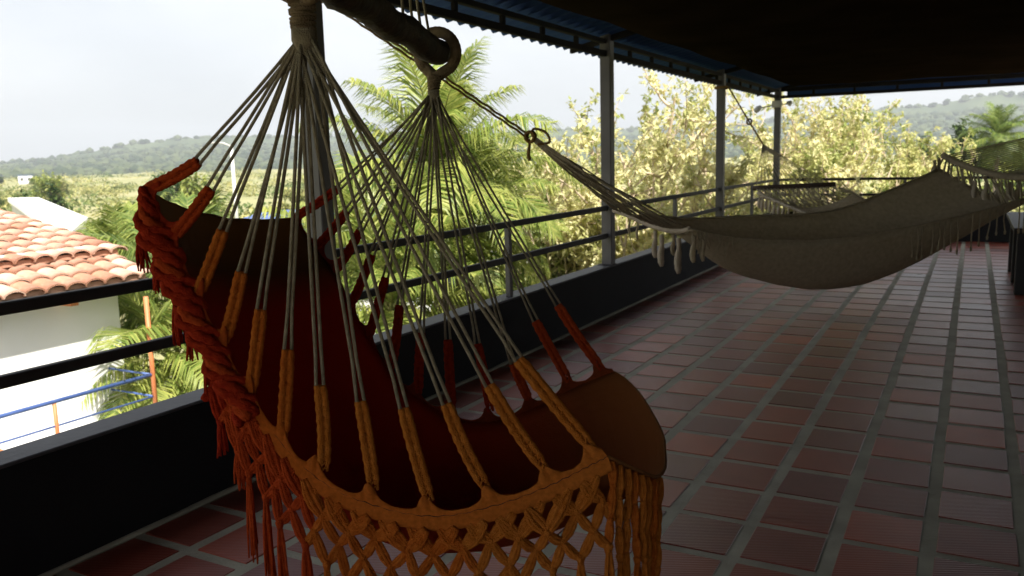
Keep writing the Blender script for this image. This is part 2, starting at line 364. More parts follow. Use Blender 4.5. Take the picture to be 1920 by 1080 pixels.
chord((XI+.0, YE-.16, ZC+.16), (XR+.3, YE-.11, ZC+.2), 'purlin')
b = MB(); b.box((XI+.02, YE-.03, ZC+.03), (XR+.5, YE-.012, ZC+.30)); b.build('fascia', M['roofblue'], roof, smooth=False)
# rafters carrying the sheet
for y in posts_y:
    b = MB(); x0, x1 = XE+.06, XR+.3; w_ = .025
    vs = [(x0,y+.02,roofz(x0)-.075),(x1,y+.02,roofz(x1)-.075),(x1,y+.07,roofz(x1)-.075),(x0,y+.07,roofz(x0)-.075),(x0,y+.02,roofz(x0)-.026),(x1,y+.02,roofz(x1)-.026),(x1,y+.07,roofz(x1)-.026),(x0,y+.07,roofz(x0)-.026)]
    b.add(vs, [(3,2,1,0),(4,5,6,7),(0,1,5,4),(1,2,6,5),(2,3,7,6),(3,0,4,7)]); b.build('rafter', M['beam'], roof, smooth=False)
b = MB(); nx, ny = 12, 40; vs = []; fs = []                 # slightly sagging dark lining
for i in range(ny+1):
    for j in range(nx+1):
        x = -2.42+(XR+2.4)*j/nx; y = -3.3+(13.55+3.3)*i/ny
        vs.append((x, y, 2.43 - .018*abs(math.sin(math.pi*i/ny*9)) - .012*math.sin(math.pi*j/nx*3)**2))
for i in range(ny):
    for j in range(nx): a = i*(nx+1)+j; fs.append((a, a+nx+1, a+nx+2, a+1))
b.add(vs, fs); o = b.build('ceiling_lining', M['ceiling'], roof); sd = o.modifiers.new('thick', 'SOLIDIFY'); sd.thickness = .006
# unseen side wall added to keep light out; storey below the terrace
b = MB(); b.box((XR, YB-.001, -.26), (XR+.15, 9.2, 3.4)); tag(b.build('light_block_wall', M['wallin'], smooth=False), 'plain grey wall added out of view on the inner side to block light', 'wall')
b = MB(); b.box((XI-.1, YB-.2, -3.0), (XR+3, YF+.1, -.262)); tag(b.build('house_storey', M['whitewall'], smooth=False), 'white lower storey of the house carrying the terrace', 'building')
# lamp on the corner post
e_ = empty('flood_lamp', (XI-.05, YF-.01, 2.25), 'small grey twin lamp fixed to the head of the corner post', 'lamp')
for s_, d in ((-1, (-.30, -.02, -.05)), (1, (.20, -.04, 0))):
    b = MB(); p = Vector((XI-.05, YF-.0, 2.24)); q = p+Vector(d)
    b.tube([p, p.lerp(q, .5), q], .012, 6); arm_o = b.build('arm', M['lamp'], e_)
    b = MB(); b.tube([q+Vector((-.05,-.03,-.05))*(1 if s_ < 0 else .2), q, q+Vector((.045, 0, .03))], [.045, .05, .028], 10); b.build('lamp_head', M['lamp'], arm_o)
b = MB(); b.bbox((XI-.13, YF-.05, 2.19), (XI+.03, YF+.018, 2.30), .008); b.build('junction_box', M['lamp'], e_, smooth=False)
# black table at the right
tb_ = empty('plank_table', (.85, 10.4, 0), 'black wooden table with broad plank legs beyond the white hammock', 'table')
for y in (9.55, 10.4, 11.3):
    b = MB(); b.bbox((.41, y, .001), (.53, y+.16, .62), .006); b.build('leg', M['black'], tb_, smooth=False)
    b = MB(); b.bbox((1.25, y, .001), (1.36, y+.16, .62), .006); b.build('leg', M['black'], tb_, smooth=False)
for k in range(5): b = MB(); b.bbox((.37+k*.2, 9.4, .621), (.562+k*.2, 11.6, .67), .005); b.build('plank', M['black'], tb_, smooth=False)
#--SECTION-3--
# ------------------------------------------------------------------ neighbouring house with clay tile roof
WX, YW = -9.38, 6.84
house = empty('tiled_house', (-11, 4, -3), 'white house with sunlit terracotta tile roof below the terrace', 'house')
b = MB(); b.box((-15.5, .5, -3.0), (WX, YW, .06)); b.build('wall', M['whitewall'], house, smooth=False)
b = MB(); b.box((-15.4, .6, .0605), (-9.86, YW+.05, .50)); b.build('upper_wall', M['whitewall'], house, smooth=False)
S1, S2 = .30, .185
def z1(x): return .10 + S1*(-9.0-x)
def z2(x): return .385 + S2*(-9.62-x)
def slab(x0, x1, zf, y0, y1, th, nm, mt):
    b = MB(); b.add([(x0,y0,zf(x0)-th),(x1,y0,zf(x1)-th),(x1,y1,zf(x1)-th),(x0,y1,zf(x0)-th),(x0,y0,zf(x0)),(x1,y0,zf(x1)),(x1,y1,zf(x1)),(x0,y1,zf(x0))],
       [(0,1,2,3),(7,6,5,4),(4,5,1,0),(5,6,2,1),(6,7,3,2),(7,4,0,3)]); return b.build(nm, mt, house, smooth=False)
slab(-8.955, -9.86, z1, .6, 7.02, .05, 'eave_deck', M['darkwood']); slab(-9.66, -14.6, z2, .6, 7.08, .06, 'roof_deck', M['darkwood'])
for k in range(9):
    y = 1.0+k*.72; b = MB(); b.box((-9.40, y, -.06), (-9.08, y+.08, .045)); b.build('rafter_end', M['darkwood'], house, smooth=False)
b = MB(); b.box((-9.375, 6.02, -.10), (-9.10, 6.12, .02)); b.build('bracket', M['orangepaint'], house, smooth=False)
# barrel tile: arched, tapered, with real thickness; local x runs down the slope
tl_ = MB(); vs = []; fs = []; NS = 8
for (x, hw, ht) in ((0, .108, .062), (.20, .117, .07), (.41, .128, .078)):
    for (k_, dr) in ((0, 0), (1, .014)):
        for i in range(NS+1):
            an = math.pi*i/NS; vs.append((x, -(hw-dr)*math.cos(an), (ht-dr)*math.sin(an)))
st = 2*(NS+1)
for s_ in range(2):
    o_ = s_*st
    for i in range(NS):
        fs.append((o_+i, o_+st+i, o_+st+i+1, o_+i+1)); fs.append((o_+NS+1+i+1, o_+st+NS+1+i+1, o_+st+NS+1+i, o_+NS+1+i))
for o_ in (0, 2*st):
    for i in range(NS): q = (o_+i, o_+i+1, o_+NS+1+i+1, o_+NS+1+i); fs.append(q if o_ else q[::-1])
tl_.add(vs, fs); t0 = tl_.build('roof_tile', M['terracotta'], house); RT = t0.data; bpy.data.objects.remove(t0)
def tiles(x_eave, zf, rows, slope, y0, y1, nm='roof_tile'):
    th = math.atan(slope); cp = math.cos(th); ncol = int(round((y1-y0)/.25))
    for r_ in range(rows):
        for c_ in range(ncol):
            y = y0+(c_+.5)*(y1-y0)/ncol + rng.uniform(-.008, .008); xl = x_eave - (r_*.29)*cp + rng.uniform(-.012, .012)
            up_ = xl-.41*cp
            mw = Matrix.Translation((up_, y, zf(up_)+.006)) @ Matrix.Rotation(th-R(3.2), 4, 'Y') @ Matrix.Rotation(rng.uniform(-.03, .03), 4, 'Z')
            link(RT, nm, house, mw)
for (xa, zf, ya, yb_) in ((-9.02, z1, 3.0, 7.0), (-9.64, z2, 3.0, 7.1)):
    b = MB(); b.box((xa-.04, ya, zf(xa)-.01), (xa, yb_, zf(xa)+.052)); b.build('eave_mortar', M['terracotta'], house, smooth=False)
tiles(-8.98, z1, 4, S1, 3.0, 7.13); tiles(-9.60, z2, 11, S2, 3.0, 7.20)
# its balcony
bal = empty('balcony', (-8.95, 3.6, -1.75), 'white balcony with blue rails and orange posts against the tiled house', 'balcony')
b = MB(); b.box((WX+.002, .5, -1.78), (-8.46, 6.72, -1.62)); b.build('slab', M['whitewall'], bal, smooth=False)
XB = -8.58
def pipe(nm, pts, r_, mt, par): b = MB(); b.tube(pts, r_, 10); return b.build(nm, mt, par)
pipe('top_rail', [(XB, .6, -1.0), (XB, 6.60, -1.0)], .024, M['bluepaint'], bal); pipe('lower_rail', [(XB, .6, -1.27), (XB, 6.60, -1.27)], .012, M['bluepaint'], bal)
pipe('side_rail', [(XB-.03, 6.62, -1.0), (WX+.01, 6.62, -1.0)], .014, M['bluepaint'], bal); pipe('side_rail', [(XB-.03, 6.62, -1.27), (WX+.01, 6.62, -1.27)], .012, M['bluepaint'], bal)
for y in (1.6, 3.5, 5.37): pipe('post', [(XB, y, -1.62), (XB, y, -1.02)], .022, M['orangepaint'], bal)
pipe('post', [(XB, 6.63, -1.62), (XB, 6.63, -.05)], .028, M['orangepaint'], bal)
pipe('brace', [(XB+.02, 4.60, -1.22), (XB+.02, 5.05, -1.62)], .02, M['orangepaint'], bal)

def building(name, c, size, rz, label, roofmat, win=3):
    e_ = empty(name, c, label, 'house', rz=rz); sx, sy, h = size
    def put(nm, lo, hi, mt):
        b = MB(); b.box(lo, hi); me = b.build(nm, mt, None, smooth=False); me.parent = e_; return me
    put('wall', (-sx/2, -sy/2, 0), (sx/2, sy/2, h), M['whitewall'])
    put('roof', (-sx/2-.2, -sy/2-.2, h+.001), (sx/2+.2, sy/2+.2, h+.16), roofmat)
    for k in range(win):
        x = -sx/2+sx*(k+.5)/win
        wd = put('window', (x-.45, -sy/2-.03, h-1.75), (x+.45, -sy/2+.02, h-.75), M['glass'])
        f_ = MB()
        for lo, hi in (((x-.5, -sy/2-.06, h-1.8), (x+.5, -sy/2-.005, h-1.752)), ((x-.5, -sy/2-.06, h-.748), (x+.5, -sy/2-.005, h-.7)), ((x-.02, -sy/2-.05, h-1.75), (x+.02, -sy/2-.031, h-.75))): f_.box(lo, hi)
        fo = f_.build('frame', M['concrete'], None, smooth=False); fo.parent = wd
    return e_
shed = empty('sloped_roof_shed', (-27.5, 18.5, -3), 'shed with a bright white sloping roof just beyond the terracotta tiles', 'shed')
cs = [at(14, 371, 26), at(72, 370, 30), at(165, 408, 28), at(118, 446, 22.5)]
b = MB(); b.add([*cs, *[c-Vector((0, 0, .12)) for c in cs]], [(0, 3, 2, 1), (4, 5, 6, 7), (0, 1, 5, 4), (1, 2, 6, 5), (2, 3, 7, 6), (3, 0, 4, 7)]); b.build('roof', M['whitewall'], shed, smooth=False)
cc = sum(cs, Vector())/4; ws = [c.lerp(cc, .08)-Vector((0, 0, .121)) for c in cs]
b = MB(); b.add([*ws, *[Vector((c.x, c.y, -3)) for c in ws]], [(0, 1, 5, 4), (1, 2, 6, 5), (2, 3, 7, 6), (3, 0, 4, 7)]); b.build('wall', M['concrete'], shed, smooth=False)
building('flat_roofed_house', (-14.6, 18.6, -3), (6.0, 5, 2.95), R(35), 'white low house glimpsed behind the back of the orange chair', M['bluepaint'])
building('flat_roofed_house', (-8.6, 19.3, -3), (7.5, 5, 2.75), R(18), 'white house glimpsed between the trunks of the yellow leaved trees', M['concrete'])
building('flat_roofed_house', (-296, 184, -3.4), (4.5, 4, 3.6), R(55), 'tiny white house far out among the scrub', M['bluepaint'], 2)
pl = empty('light_pole', (*at(440, 370, 40).xy, -3), 'tall white concrete street light pole in the scrub field', 'street light')
px_, py_ = at(437, 320, 40).xy
b = MB(); b.tube([(px_, py_, -3), (px_, py_, 2.45)], [.11, .075], 10); b.build('pole', M['concrete'], pl)
b = MB(); b.tube([(px_, py_, 2.38), (px_-.3, py_-.2, 2.56), (px_-.55, py_-.35, 2.58)], .035, 6); b.build('arm', M['concrete'], pl)
b = MB(); b.tube([(px_-.5, py_-.32, 2.57), (px_-.7, py_-.44, 2.57), (px_-.95, py_-.6, 2.55)], [.05, .1, .04], 8, flat=.5); b.build('lamp_head', M['lamp'], pl)

# ------------------------------------------------------------------ plants
def leaf(mb, p, d, ln, wd, r_, a, fold=.25):
    d = d.normalized(); s_ = d.cross(Vector((r_.uniform(-.4, .4), r_.uniform(-.4, .4), 1)))
    if s_.length < .05: s_ = d.orthogonal()
    s_.normalize(); n_ = s_.cross(d)
    q = p+d*ln*.5+n_*wd*fold
    mb.add([p, p+d*ln*.45+s_*wd*.5, p+d*ln+Vector((0, 0, -ln*.12)), p+d*ln*.45-s_*wd*.5, q-n_*wd*.5], [(0, 1, 4), (1, 2, 4), (2, 3, 4), (3, 0, 4)], a)
def rdir(r_): 
    while 1:
        v = Vector((r_.uniform(-1, 1), r_.uniform(-1, 1), r_.uniform(-1, 1)))
        if .05 < v.length < 1: return v.normalized()
def tree(name, base, height, spread, label, seed, lm, bm_, group=None, cl=260, per=12, ls=.17, low=.25, upright=1.0, cat='tree', bare=.0):
    r_ = random.Random(seed); base = Vector(base); e_ = empty(name, base, label, cat, group)
    wd = MB(); tips = []
    def limb(p, d, ln, rad, lv):
        n_ = 5; pts = [p]; 
        for k in range(n_):
            d = (d + rdir(r_)*.22 + Vector((0, 0, .10*upright))).normalized(); pts.append(pts[-1]+d*ln/n_)
        wd.tube(pts, [rad*(1-.62*k/n_) for k in range(n_+1)], 6 if lv < 2 else 4, cap=False)
        if lv < 3:
            m_ = (5, 4, 3)[lv]
            for q in range(m_):
                f = r_.uniform(.35, 1) if lv else r_.uniform(low, 1); i = min(n_-1, int(f*n_)); pp = pts[i].lerp(pts[i+1], f*n_-i)
                dd = (d*.55*upright + rdir(r_)*.9 + Vector((0, 0, .2))).normalized(); limb(pp, dd, ln*r_.uniform(.45, .68)*(spread if lv == 0 else 1), rad*.5, lv+1)
        if lv >= 1: tips.extend(pts[2:])
    h0 = height*.52
    for q in range(2): limb(base+Vector((r_.uniform(-.25, .25), r_.uniform(-.25, .25), -.1)), (Vector((0, 0, 1))+rdir(r_)*.22).normalized(), h0, height*.016, 0)
    k_ = height/max(.1, max(p.z for p in tips)-base.z); kx = k_**.5 if k_ > 1 else 1.0
    def fit(p): return Vector((base.x+(p[0]-base.x)*kx, base.y+(p[1]-base.y)*kx, base.z+(p[2]-base.z)*k_))
    tp = fit(max(tips, key=lambda q: q.z)); hx, hy = (tp.x-base.x)*.85, (tp.y-base.y)*.85
    fit0 = fit
    def fit(p):
        q = fit0(p); g = max(0, q.z-base.z)/height; return Vector((q.x-hx*g, q.y-hy*g, q.z))
    wd.v = [tuple(fit(p)) for p in wd.v]; tips = [fit(p) for p in tips]
    wd.build('trunk', bm_, e_)
    lf = MB(); r_.shuffle(tips); k = 0
    while k < cl:
        c = tips[k % len(tips)]+rdir(r_)*.16*r_.random()*(1+k//len(tips)); k += 1
        if r_.random() < bare: continue
        ca = min(1, max(.02, r_.gauss(.5, .26)))
        for q in range(per):
            d = rdir(r_)+Vector((0, 0, -.15)); leaf(lf, c+rdir(r_)*ls*.7*r_.random(), d, ls*r_.uniform(.6, 1.3), ls*r_.uniform(.4, .6), r_, min(1, max(.02, ca+r_.uniform(-.18, .18))))
    lf.build('crown', lm, e_, smooth=False)
    return e_
def ground_at(px, d, py=420):
    p = at(px, py, d); return Vector((p.x, p.y, -3.0))
GY = 'yellow leaved trees beyond the terrace rail'; LY = ['yellow leaved tree next to the fronds of the large palm', 'yellow leaved tree just short of the post the cream hammock crosses', 'tallest yellow leaved tree, just past the post the cream hammock crosses',
 'tall yellow leaved tree just before the post with the second tie rope', 'yellow leaved tree behind the tie rope of the dark barred hammock', 'yellow leaved tree just past the far corner post', 'yellow leaved tree with bare pale limbs above the far railing',
 'yellow leaved tree at the end of the row by the dark rounded tree', 'low yellow leaved tree behind the gathered cords of the cream hammock', 'low yellow leaved tree under the tallest one, above the rail', 'low yellow leaved tree over the far end of the second hammock bar',
 'low yellow leaved tree behind the net of the second hammock', 'small yellow leaved tree before the distant palm', 'slender yellow leaved tree behind and beside the tallest one', 'yellow leaved tree farther back, its top in line with the hill crest']
# (pixel column, distance, pixel row of the top)
for i, (px, d, top) in enumerate(((1075, 15, 235), (1165, 18, 195), (1235, 15.5, 128), (1320, 17.5, 150), (1405, 21, 178), (1500, 20, 185), (1590, 22, 172), (1680, 24, 195), (1150, 13.5, 330), (1300, 14, 300), (1560, 17.5, 265), (1440, 17, 262), (1740, 23, 265), (1278, 19, 150), (1118, 20, 232))):
    g = ground_at(px, d); zt = at(px, top, d).z
    tree('yellow_leaved_tree', g, (zt+3.0)*1.02, 1.0, LY[i], 100+i, M['ygleaf' if i % 3 == 1 else 'yleaf'], M['branch'], GY, cl=680, per=8, ls=.14, low=.2, bare=.06)
# lower green growth between
for i, (px, d, top, lm) in enumerate(((1020, 15, 380, 'gleaf'), (1120, 17, 400, 'sleaf'), (1215, 20, 370, 'gleaf'), (1370, 22, 330, 'gleaf'), (1480, 25, 320, 'sleaf'), (1620, 26, 300, 'gleaf'), (960, 17, 440, 'sleaf'), (870, 14, 520, 'gleaf'))):
    g = ground_at(px, d); zt = at(px, top, d).z
    tree('bush', g, (zt+3.0), 1.25, 'dense low green bush filling in under the yellow leaved trees', 300+i, M[lm], M['trunk'], 'bushes under the yellow leaved trees', cl=300, per=14, ls=.17, low=.05, upright=.6, cat='bush')
# right background
tree('leafy_tree', ground_at(1792, 60), 6.3, 1.3, 'dark green rounded tree beside the distant palm', 401, M['dleaf'], M['trunk'], None, cl=500, per=14, ls=.4, low=.2)
tree('leafy_tree', ground_at(1905, 55), 5.0, 1.3, 'dark green bushy tree beneath the distant palm', 402, M['gleaf'], M['trunk'], None, cl=500, per=14, ls=.4, low=.1)

# palms: five frond shapes shared by all
def frond_mesh(elev, ln, seed, mt, droop=1.0, nl=62, ll=.86, lw=.030):
    r_ = random.Random(seed); b = MB(); pts = []; p = Vector((0, 0, 0)); an = R(elev)
    K = 14
    for k in range(K+1):
        pts.append(p.copy()); p = p+Vector((math.cos(an), 0, math.sin(an)))*(ln/K); an -= R(5.2)*droop*(.35+1.2*k/K)
    b.tube(pts, [.022*(1-.85*k/K) for k in range(K+1)], 5, mi=1, a=.5)
    for k in range(nl):
        f = .14+.86*k/(nl-1); i = min(K-1, int(f*K)); c = pts[i].lerp(pts[i+1], f*K-i); t = (pts[i+1]-pts[i]).normalized()
        l_ = ll*(.35+.65*math.sin(math.pi*min(1, .16+f*.80)))*r_.uniform(.85, 1.1)
        for s_ in (-1, 1):
            d = (t*r_.uniform(.55, .85)+Vector((0, s_, 0))*r_.uniform(.75, 1.0)+Vector((0, 0, r_.uniform(-.05, .25)))).normalized()
            wv = lw*r_.uniform(.8, 1.2); q0 = c; q1 = c+d*l_*.5; d2 = (d+Vector((0, 0, -.8*droop-r_.uniform(0, .6)))).normalized(); q2 = q1+d2*l_*.5
            n_ = t.cross(d).normalized(); sd_ = n_.cross(d).normalized()
            a = min(1, max(.02, r_.gauss(.5, .24)))
            b.add([q0+sd_*wv*.35, q0-sd_*wv*.35, q1+sd_*wv*.5, q1-sd_*wv*.5, q1+n_*wv*.18, q2], [(0, 1, 4), (0, 4, 2), (1, 3, 4), (2, 4, 5), (4, 3, 5)], a)
    o = b.build('frond', [mt, M['palmstem']], None); me = o.data; bpy.data.objects.remove(o); return me
FR = {k: [frond_mesh(e, 2.3, 50+e+j, M[k], dr) for j, (e, dr) in enumerate(((80, .6), (66, .9), (48, 1.1), (28, 1.25), (5, 1.2), (-22, .9)))] for k in ('palm', 'palmdark')}
def palm(crown, scale, label, seed, k='palm', n=30, group=None, lo=-1, ground=-3.0, hi=0):
    r_ = random.Random(seed); c = Vector(crown); e_ = empty('palm_tree', (c.x, c.y, ground), label, 'palm', group)
    b = MB(); K = 12; h = c.z-ground
    b.tube([(c.x+.05*math.sin(q*.7), c.y, ground-.1+(h+.1)*q/K) for q in range(K+1)], [scale*(.13-.035*q/K)*(1+.06*(q % 2)) for q in range(K+1)], 10); b.build('trunk', M['palmtrunk'], e_)
    for i in range(n):
        f = i/(n-1); idx = min(5, int(f**.8*6)) if lo < 0 else min(lo, int(f*(lo+1)))
        idx = max(idx, hi)
        mw = Matrix.Translation(c+Vector((0, 0, .12*scale*(1-f)))) @ Matrix.Rotation(i*2.39996+r_.uniform(-.25, .25), 4, 'Z') @ Matrix.Rotation(r_.uniform(-.14, .14), 4, 'X') @ Matrix.Rotation(r_.uniform(-.1, .1), 4, 'Y') @ Matrix.Scale(scale*r_.uniform(.82, 1.1), 4)
        link(FR[k][idx], 'frond', e_, mw)
    return e_
palm(at(822, 350, 11.5), .88, 'large bright green palm rising behind the bar of the orange chair', 1, n=34)
palm(at(860, 430, 13), .85, 'lower feathery palm beside the large one, below the beam', 2, n=28)
palm(at(735, 600, 10.5), .85, 'short palm with yellowing fronds just outside the parapet', 3, n=26, lo=4)
palm(at(650, 500, 17), .7, 'small palm partly hidden behind the post by the chair', 8, n=24)
palm(at(240, 572, 14.5), .76, 'light green palm with upright fronds behind the tiled roof', 4, n=28, lo=3)
palm(at(350, 570, 12.5), .72, 'palm with hanging fronds at the corner of the tiled house', 5, n=30, k='palmdark')
palm(at(330, 690, 11.5), .8, 'short dark palm beside the orange balcony pole', 6, n=30, k='palm', hi=1)
palm(at(1872, 262, 46), .92, 'distant palm with a full round crown near the far hills', 7, n=32, k='palmdark')
# scrub field: distinct trees, then the unbroken mass of scrub
gl = 'rounded green tree standing in the dry scrub field'
for i in range(30):
    px = rng.uniform(-80, 1010) if i < 25 else rng.uniform(1000, 1900); d = 50*math.exp(rng.uniform(0, 1.9))
    tree('field_tree', ground_at(px, d), rng.uniform(2.2, 4.2), 1.5, gl, 500+i, M[rng.choice(('gleaf', 'sleaf', 'gleaf', 'dleaf'))], M['trunk'], 'scattered trees in the scrub field', cl=150, per=12, ls=.42, low=.15, upright=.7)
sc_ = MB(); r_ = random.Random(99)
for i in range(850):
    px = r_.uniform(-150, 2050) if i % 3 else r_.uniform(-100, 800); d = 36*math.exp(r_.uniform(0, 2.9)); c = ground_at(px, d); s_ = r_.uniform(.7, 1.6)*(1+d/260); ca = min(1, max(.02, r_.gauss(.42, .32)))
    for q in range(72):
        v = rdir(r_); v.z = abs(v.z); p = c+Vector((v.x*s_*1.3, v.y*s_*1.3, v.z*s_*.75))*(r_.random()**.4)
        leaf(sc_, p, rdir(r_), s_*.30, s_*.20, r_, min(1, max(.02, ca+r_.uniform(-.2, .2))))
tag(sc_.build('scrub', M['sleaf'], smooth=False), 'low dry scrub covering the wide field toward the hills', 'scrub', kind='stuff')
#--SECTION-4--
# ------------------------------------------------------------------ the orange hammock chair
NE = [(268,352,1.85),(300,410,1.845),(338,490,1.84),(378,580,1.83),(425,670,1.82),(475,755,1.81),(540,845,1.795),(615,910,1.78),(710,950,1.765),(815,968,1.75),(920,950,1.735),(1020,915,1.72),(1092,880,1.708),(1140,856,1.70)]
FE = [(548,410,2.62),(590,465,2.61),(628,515,2.60),(658,580,2.59),(694,640,2.58),(736,705,2.56),(790,752,2.54),(855,787,2.52),(922,792,2.50),(995,768,2.485),(1072,730,2.47),(1125,708,2.46),(1152,698,2.455)]
Nw = [at(*q) for q in NE]; Fw = [at(*q) for q in FE]
nu, nv = 90, 28
Nc, Fc = catmull(Nw, nu), catmull(Fw, nu); SAG = catmull([(.05,),(.06,),(.07,),(.09,),(.12,),(.16,),(.19,),(.21,),(.215,),(.21,),(.20,),(.18,),(.165,),(.15,)], nu)[:, 0]
chair = empty('hammock_chair', (float(Nc[45][0]/2+Fc[45][0]/2), float(Nc[45][1]/2+Fc[45][1]/2), .45), 'red and orange hammock chair with macrame fringe hung from a wooden bar', 'hammock chair')
def cloth_mat(name):
    mt = bpy.data.materials.new(name); mt.use_nodes = True; t = mt.node_tree; L = t.links.new; t.nodes.clear()
    o = N('ShaderNodeOutputMaterial', t); p = N('ShaderNodeBsdfPrincipled', t); at_ = N('ShaderNodeAttribute', t, attribute_name='rnd')
    ra = N('ShaderNodeValToRGB', t); e = ra.color_ramp.elements; e[0].color = (.26,.14,.05,1); e[1].color = (.34,.12,.034,1); e[0].position = .03; e[1].position = .97
    for ps, c in ((.14, (.15,.065,.02)), (.22, (.36,.028,.012)), (.60, (.46,.042,.015)), (.74, (.40,.070,.02)), (.85, (.34,.10,.028))): x = e.new(ps); x.color = (*c, 1)
    L(at_.outputs['Fac'], ra.inputs['Fac'])
    tc = N('ShaderNodeTexCoord', t); no = N('ShaderNodeTexNoise', t); no.inputs['Scale'].default_value = 350; L(tc.outputs['Object'], no.inputs['Vector'])
    n2 = N('ShaderNodeTexNoise', t); n2.inputs['Scale'].default_value = 9; n2.inputs['Detail'].default_value = 3; L(tc.outputs['Object'], n2.inputs['Vector'])
    ad = N('ShaderNodeMath', t, operation='MULTIPLY_ADD'); ad.inputs[1].default_value = 6; L(n2.outputs['Fac'], ad.inputs[0]); L(no.outputs['Fac'], ad.inputs[2])
    bn = N('ShaderNodeBump', t); bn.inputs['Strength'].default_value = .5; bn.inputs['Distance'].default_value = .004; L(ad.outputs[0], bn.inputs['Height']); L(bn.outputs[0], p.inputs['Normal'])
    p.inputs['Roughness'].default_value = .95; p.inputs['Specular IOR Level'].default_value = .05
    tr = N('ShaderNodeBsdfTranslucent', t); ms = N('ShaderNodeMixShader', t); ms.inputs[0].default_value = .32
    L(ra.outputs[0], p.inputs['Base Color']); L(ra.outputs[0], tr.inputs['Color']); L(p.outputs[0], ms.inputs[1]); L(tr.outputs[0], ms.inputs[2]); L(ms.outputs[0], o.inputs['Surface'])
    return mt
Mid = (Nc+Fc)/2; cen = Mid.mean(0); cen[2] += .18
def sagdir(i):
    T = Mid[min(i+1, nu-1)]-Mid[max(i-1, 0)]; W = Fc[i]-Nc[i]; n_ = np.cross(T, W); n_ /= np.linalg.norm(n_)
    n_ = n_ if np.dot(n_, Mid[i]-cen) > 0 else -n_
    fw = Mid[nu-1]-Mid[0]; fw = np.array([fw[0], fw[1], 0]); fw /= np.linalg.norm(fw); w_ = max(0, (i/(nu-1)-.72)/.28); w_ = w_*w_*(3-2*w_)
    n_ = n_*(1-.8*w_)+.8*w_*(fw+np.array([0, 0, -.22])); return n_/np.linalg.norm(n_)
HEM = catmull([at(*q) for q in ((1140,856,1.70),(1196,882,1.76),(1234,893,1.84),(1246,858,1.97),(1236,805,2.12),(1206,748,2.28),(1176,714,2.39),(1152,698,2.455))], nv)
END = [Nc[nu-1]*(1-j/(nv-1))+Fc[nu-1]*(j/(nv-1))+sagdir(nu-1)*SAG[nu-1]*4*(j/(nv-1))*(1-j/(nv-1)) for j in range(nv)]
vs = []; fs = []; at_ = []
for i in range(nu):
    n_ = sagdir(i); wh = max(0, (i/(nu-1)-.70)/.30); wh = wh*wh*(3-2*wh)
    for j in range(nv):
        s_ = j/(nv-1); p = Nc[i]*(1-s_)+Fc[i]*s_+n_*SAG[i]*4*s_*(1-s_)+wh*(HEM[j]-END[j])
        wr = .006*mnoise.noise(Vector((i*.11, j*.35, 0)))*math.sin(math.pi*s_)+.004*mnoise.noise(Vector((i*.5, j*.15, 5)))*math.sin(math.pi*s_)
        vs.append(tuple(p+n_*wr)); at_.append(max(.001, i/(nu-1)))
for i in range(nu-1):
    for j in range(nv-1): a = i*nv+j; fs.append((a, a+1, a+nv+1, a+nv))
vs_seat = vs
b = MB(); b.add(vs, fs, at_); o = b.build('seat_cloth', cloth_mat('chair_cloth'), chair); sd = o.modifiers.new('thick', 'SOLIDIFY'); sd.thickness = .003
for i, nm in ((0, 'back_hem'), (nu-1, 'front_hem')):                     # rolled hems
    b = MB(); b.tube([vs[i*nv+j] for j in range(nv)], .0042, 6); b.build(nm, mat(nm+'_cloth', (.24,.095,.03), (.3,.13,.045), .9, 40, bump=.4, bscale=200, spec=.05), chair)

KN, KF = at(569, 56, 1.70), at(813, 172, 2.62)
NS_T = [(372,303),(395,354),(418,432),(453,510),(489,580),(540,655),(600,722),(676,752),(757,765),(837,757),(917,722),(972,674)]
NS_B = [(268,358),(322,447),(370,555),(420,642),(470,738),(530,822),(607,884),(702,920),(806,940),(912,916),(1022,880),(1112,842)]
FS_T = [(634,354),(651,396),(675,433),(697,478),(723,520),(749,572),(790,624),(840,637),(895,645),(962,682),(1004,602),(1046,572)]
FS_B = [(552,408),(588,468),(626,512),(656,575),(690,637),(734,690),(785,738),(848,768),(920,772),(992,750),(1068,716),(1130,693)]
def proj(p): v = Vector(p)-EYE; d = v.dot(_fwd); return (960+FPX*v.dot(_r2)/d, 540-FPX*v.dot(_u2)/d, d)
def edge_near(Cv, px): 
    P = [proj(q)[:2] for q in Cv]; return min(range(len(P)), key=lambda i: (P[i][0]-px[0])**2+(P[i][1]-px[1])**2)
def spiral(mb, p, q, r_, off, turns, n=28, ph=0, sides=6, a=0.0):
    p, q = Vector(p), Vector(q); t = (q-p).normalized(); u_ = t.orthogonal().normalized(); v_ = t.cross(u_); pts = []
    for k in range(n+1):
        f = k/n; an = ph+2*math.pi*turns*f; pts.append(p.lerp(q, f)+u_*math.cos(an)*off+v_*math.sin(an)*off)
    mb.tube(pts, [r_*(.92+.16*((k*3) % 2)) for k in range(n+1)], sides, a=a)
strap_idx = {0: [], 1: []}; strap_top = {0: [], 1: []}
